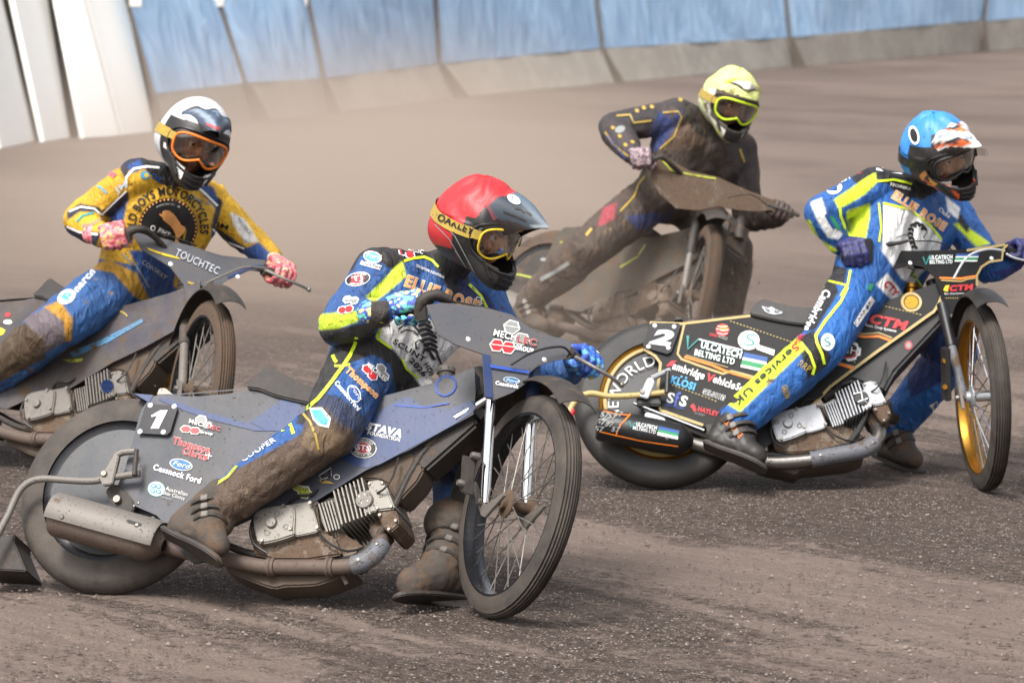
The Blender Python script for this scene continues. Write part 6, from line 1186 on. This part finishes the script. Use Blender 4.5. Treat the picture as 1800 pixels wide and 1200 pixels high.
def build_bike4():
    B = B4; th = thing('speedway_motorcycle', G(1060, 640), 'mud coated speedway motorcycle at the back, turned towards the camera behind the others', 'motorcycle', 'speedway motorcycles')
    def dec(p):
        for pl in ([(985, 425), (1020, 437)], [(900, 480), (946, 490)], [(882, 520), (905, 524)], [(1090, 470), (1120, 452), (1135, 430)]): p.decal(stroke(pl, 3), I['ink_lime_muddy'], .003)
        p.decal([circ(970, 458, 5, 3)], I['ink_slate'], .003); p.decal([circ(955, 456, 5, 3)], I['ink_slate'], .003)
    c, n, p, e, hd = mapped_bike(th, B, dict(eng='alloy_muddy', fin='alloy_muddy', barrel='alloy_muddy', pipe='pipe_brown', guard='pipe_brown', ftyre='rubber_muddy', rtyre='rubber_muddy', rim='black_muddy', badge='alloy_muddy', disc='black_muddy', spoke='steel_dusty'), (1226, 522, .355, 168, .16), 'panel_green_muddy', 'seat_mud', dec)
    tz = (B.q(845, 668, 0) - CAM).dot(FW); up, fwd, axR, topR = fork_set(th, c, n, (1221, 402), tz - .08, 14, 'steel_dusty', 'black_muddy'); arc_fender(th, c, n, -60, 25, .41, .13, up, fwd, I['black_muddy'], flare=.03)
    Q, nn = planar(P(1151, 280, tz - .12), P(1400, 375, tz + .10), P(1245, 368, tz - .10)); sh = Part('front_shield', th)
    sh.prism([Q(x, y) for x, y in [(1151, 278), (1170, 277), (1212, 300), (1260, 311), (1313, 334), (1360, 352), (1403, 374), (1394, 384), (1353, 369), (1335, 372), (1297, 369), (1281, 366), (1262, 362), (1228, 370), (1188, 366), (1160, 340), (1143, 312)]], -nn * .004, I['shield_mud'])
    sh.decal(stroke([(1165, 283), (1180, 300), (1220, 308), (1258, 314)], 3), I['ink_lime_muddy'], .003)
    t1 = tz - .18; gR0, gR1 = P(1106, 284, t1), P(1148, 280, t1); gL0, gL1 = P(1382, 378, tz + .10), P(1348, 362, tz + .08)
    hb = bar(th, [gR0, gR1, P(1158, 276, t1), P(1172, 282, t1 + .02), P(1230, 330, tz), P(1310, 350, tz + .06), gL1, gL0]); grip(hb, gR1, gR0); grip(hb, gL1, gL0); lever(hb, [P(1350, 360, tz + .02), P(1375, 368, tz), P(1402, 378, tz)], 'black_muddy', .007); cable(hb, [P(1280, 348, tz - .1), P(1320, 342, tz - .06), P(1350, 362, tz)], 'black_muddy')
    J = dict(hipR=P(1150, 345, tz + .20), hipL=P(1200, 350, tz + .48), shR=P(1190, 202, tz + .12), shL=P(1303, 262, tz + .38), neck=P(1250, 228, tz + .2), head=P(1284, 174, tz + .05), elR=P(1080, 226, tz + .18), wrR=P(1112, 270, t1 + .06), elL=P(1315, 378, tz + .42), wrL=P(1364, 382, tz + .25),
             knR=P(1034, 436, tz - .14), anR=P(930, 528, tz + .10), toeR=P(925, 550, tz + .05), knL=P(1288, 440, tz + .25), anL=P(1280, 560, tz + .55), toeL=P(1275, 590, tz + .4), frame=head_frame(20, 10, 16))
    th2 = thing('person', G(1120, 640), 'mud covered rider in fluorescent yellow helmet and goggles, behind the other three riders', 'person', 'speedway riders')
    b = body(th2, J, dict(thigh=.115, knee=.10, calf=.10, chest=.145, belly=.135, sh=.082, up=.078, el=.078, wr=.05, hip=.13), .009, .006, 'suit_muddy')
    b.paint('463a33', [([(1040, 160), (1240, 160), (1240, 210), (1170, 240), (1120, 280), (1050, 250)], '26252e'), ([(1160, 195), (1200, 195), (1192, 230), (1160, 262), (1130, 275), (1142, 230)], '1b3a78'), ([(1196, 215), (1215, 205), (1245, 200), (1240, 260), (1160, 265)], '5a4636'),
        ([(1066, 225), (1100, 225), (1120, 275), (1090, 280)], '33303a'), ([(1060, 365), (1085, 355), (1080, 385), (1050, 400)], 'a03a48'), ([(1265, 245), (1330, 245), (1330, 340), (1290, 330)], '352f34'), ([(1290, 345), (1400, 350), (1380, 410), (1300, 410)], '241c1a'), ([(1100, 380), (1180, 370), (1170, 395), (1120, 405)], '25386e'), (neckfn(J), '1c1a18'), (skinfn(J), 'a87a60')], .1)
    L = lambda pts, w, m='ink_yellow_muddy': b.decal(stroke(pts, w), I[m], .004, 8)
    L([(1165, 198), (1192, 196), (1198, 206), (1185, 240), (1160, 262)], 3); L([(1084, 204), (1108, 202), (1114, 216), (1145, 212)], 3); L([(1064, 232), (1080, 255), (1105, 275)], 3.5); L([(1068, 238), (1078, 252), (1100, 278)], 2, 'ink_royal'); L([(1134, 310), (1122, 325), (1115, 345), (1090, 372)], 3); L([(1300, 262), (1308, 285)], 4); L([(1040, 402), (1030, 414)], 5)
    for (x, y) in ((1120, 195), (1132, 190), (1146, 188), (1196, 176), (1078, 225), (1100, 255), (1090, 240), (1112, 250)): b.decal([circ(x, y, 4, 3, 8, rot=30)], I['ink_yellow_muddy'], .004, 8)
    L([(1000, 462), (975, 478), (950, 492)], 7, 'ink_slate'); b.decal([circ(1090, 228, 9, 6, rot=-20)], I['ink_slate'], .003, 8)
    def hc(a, e):
        aa = abs(a)
        if e > 14 or aa > 78: return 'e2ea8c' if e > 8 else ('d8dcc0' if int((a + e) / 9) % 3 else 'a9b53a')
        if e < -46: return 'b9b4a0' if int((a * 1.3 + e) / 10) % 2 else 'a2ad30'
        return '4a4438' if aa < 60 and e > -40 else 'c9c8b8'
    hm = helmet(th2, J, 1.12, dict(color=hc, m='helmet_dirty', fold=True, frame='goggle_lime' if 'goggle_lime' in MATS else 'ink_lime', frame2='black_muddy', strap='ink_yellow_muddy', lens='lens_smoke', trim='black_muddy', rolloff=False, peak=(.035, .02, 50, lambda a, v: 'd8d6cc' if v > .45 else 'c9c42a'), under='2a2822'))
    glove(th2, J['wrR'], P(1126, 282, t1), gR1 - gR0, V((0, .1, 1)), 1, ['6a5a62', '8a7a84', '54464a', 'a08a90', '5e4e48']); glove(th2, J['wrL'], P(1372, 374, tz + .1), gL1 - gL0, V((0, .1, 1)), 1, ['4a3d38', '5e5050', '3a2f2b'])
    boot(th2, P(928, 532, tz + .1), P(912, 560, tz + .1), P(938, 566, tz + .05), P(955, 572, tz)); boot(th2, P(1280, 562, tz + .55), P(1292, 640, tz + .6), P(1272, 640, tz + .5), P(1262, 645, tz + .4), (.066, .055, .056, .045))
    return th
bike4 = build_bike4()
dust('dust_cloud', P(600, 430, 27), (3.4, 7.5, 1.7), .7, 'pale brown dust hanging over the track behind the leading riders')
dust('dust_cloud', P(1060, 565, 19.6), (1.4, 1.1, .60), .26, 'brown dust swirling round the wheels of the hindmost motorcycle')
cl = Part('flying_shale', None, [MATS['crumb'], MATS['crumb_pale']], smooth=0); cl.kind = 'stuff'; cl.top = ('small crumbs of shale thrown up behind the sliding wheels', 'dirt spray', None)
random.seed(5)
for (x, y, t, sx, sy, n_) in ((1285, 520, 20.3, 26, 70, 420), (20, 830, 17.2, 90, 60, 260), (960, 590, 21.2, 90, 45, 320), (40, 1030, 13.9, 60, 30, 120), (1010, 850, 16.2, 60, 30, 140), (330, 680, 16.4, 60, 40, 60)):
    for k in range(n_):
        c = P(random.gauss(x, sx), random.gauss(y, sy), t + random.gauss(0, .15))
        if c.z < .005: continue
        r_ = random.choice((.002, .003, .004, .006)); d = [V((random.uniform(-1, 1), random.uniform(-1, 1), random.uniform(-1, 1))).normalized() * r_ * random.uniform(.6, 1.4) for _ in range(4)]
        cl.add([c + a for a in d], [(0, 1, 2), (0, 2, 3), (0, 3, 1), (1, 3, 2)], MATS['crumb_pale'] if random.random() < .12 else MATS['crumb'])
# ------------------------------------------------------------------ link everything
for p in PARTS: p.finish()
for p in PARTS:
    if p.obj is None: continue
    if getattr(p, 'kind', None): p.obj['kind'] = p.kind
    if getattr(p, 'top', None): label(p.obj, p.top[0], p.top[1], p.top[2] if len(p.top) > 2 else None)
print('OBJ', len(S.objects), 'VERTS', sum(len(o.data.vertices) for o in S.objects if o.type == 'MESH'))
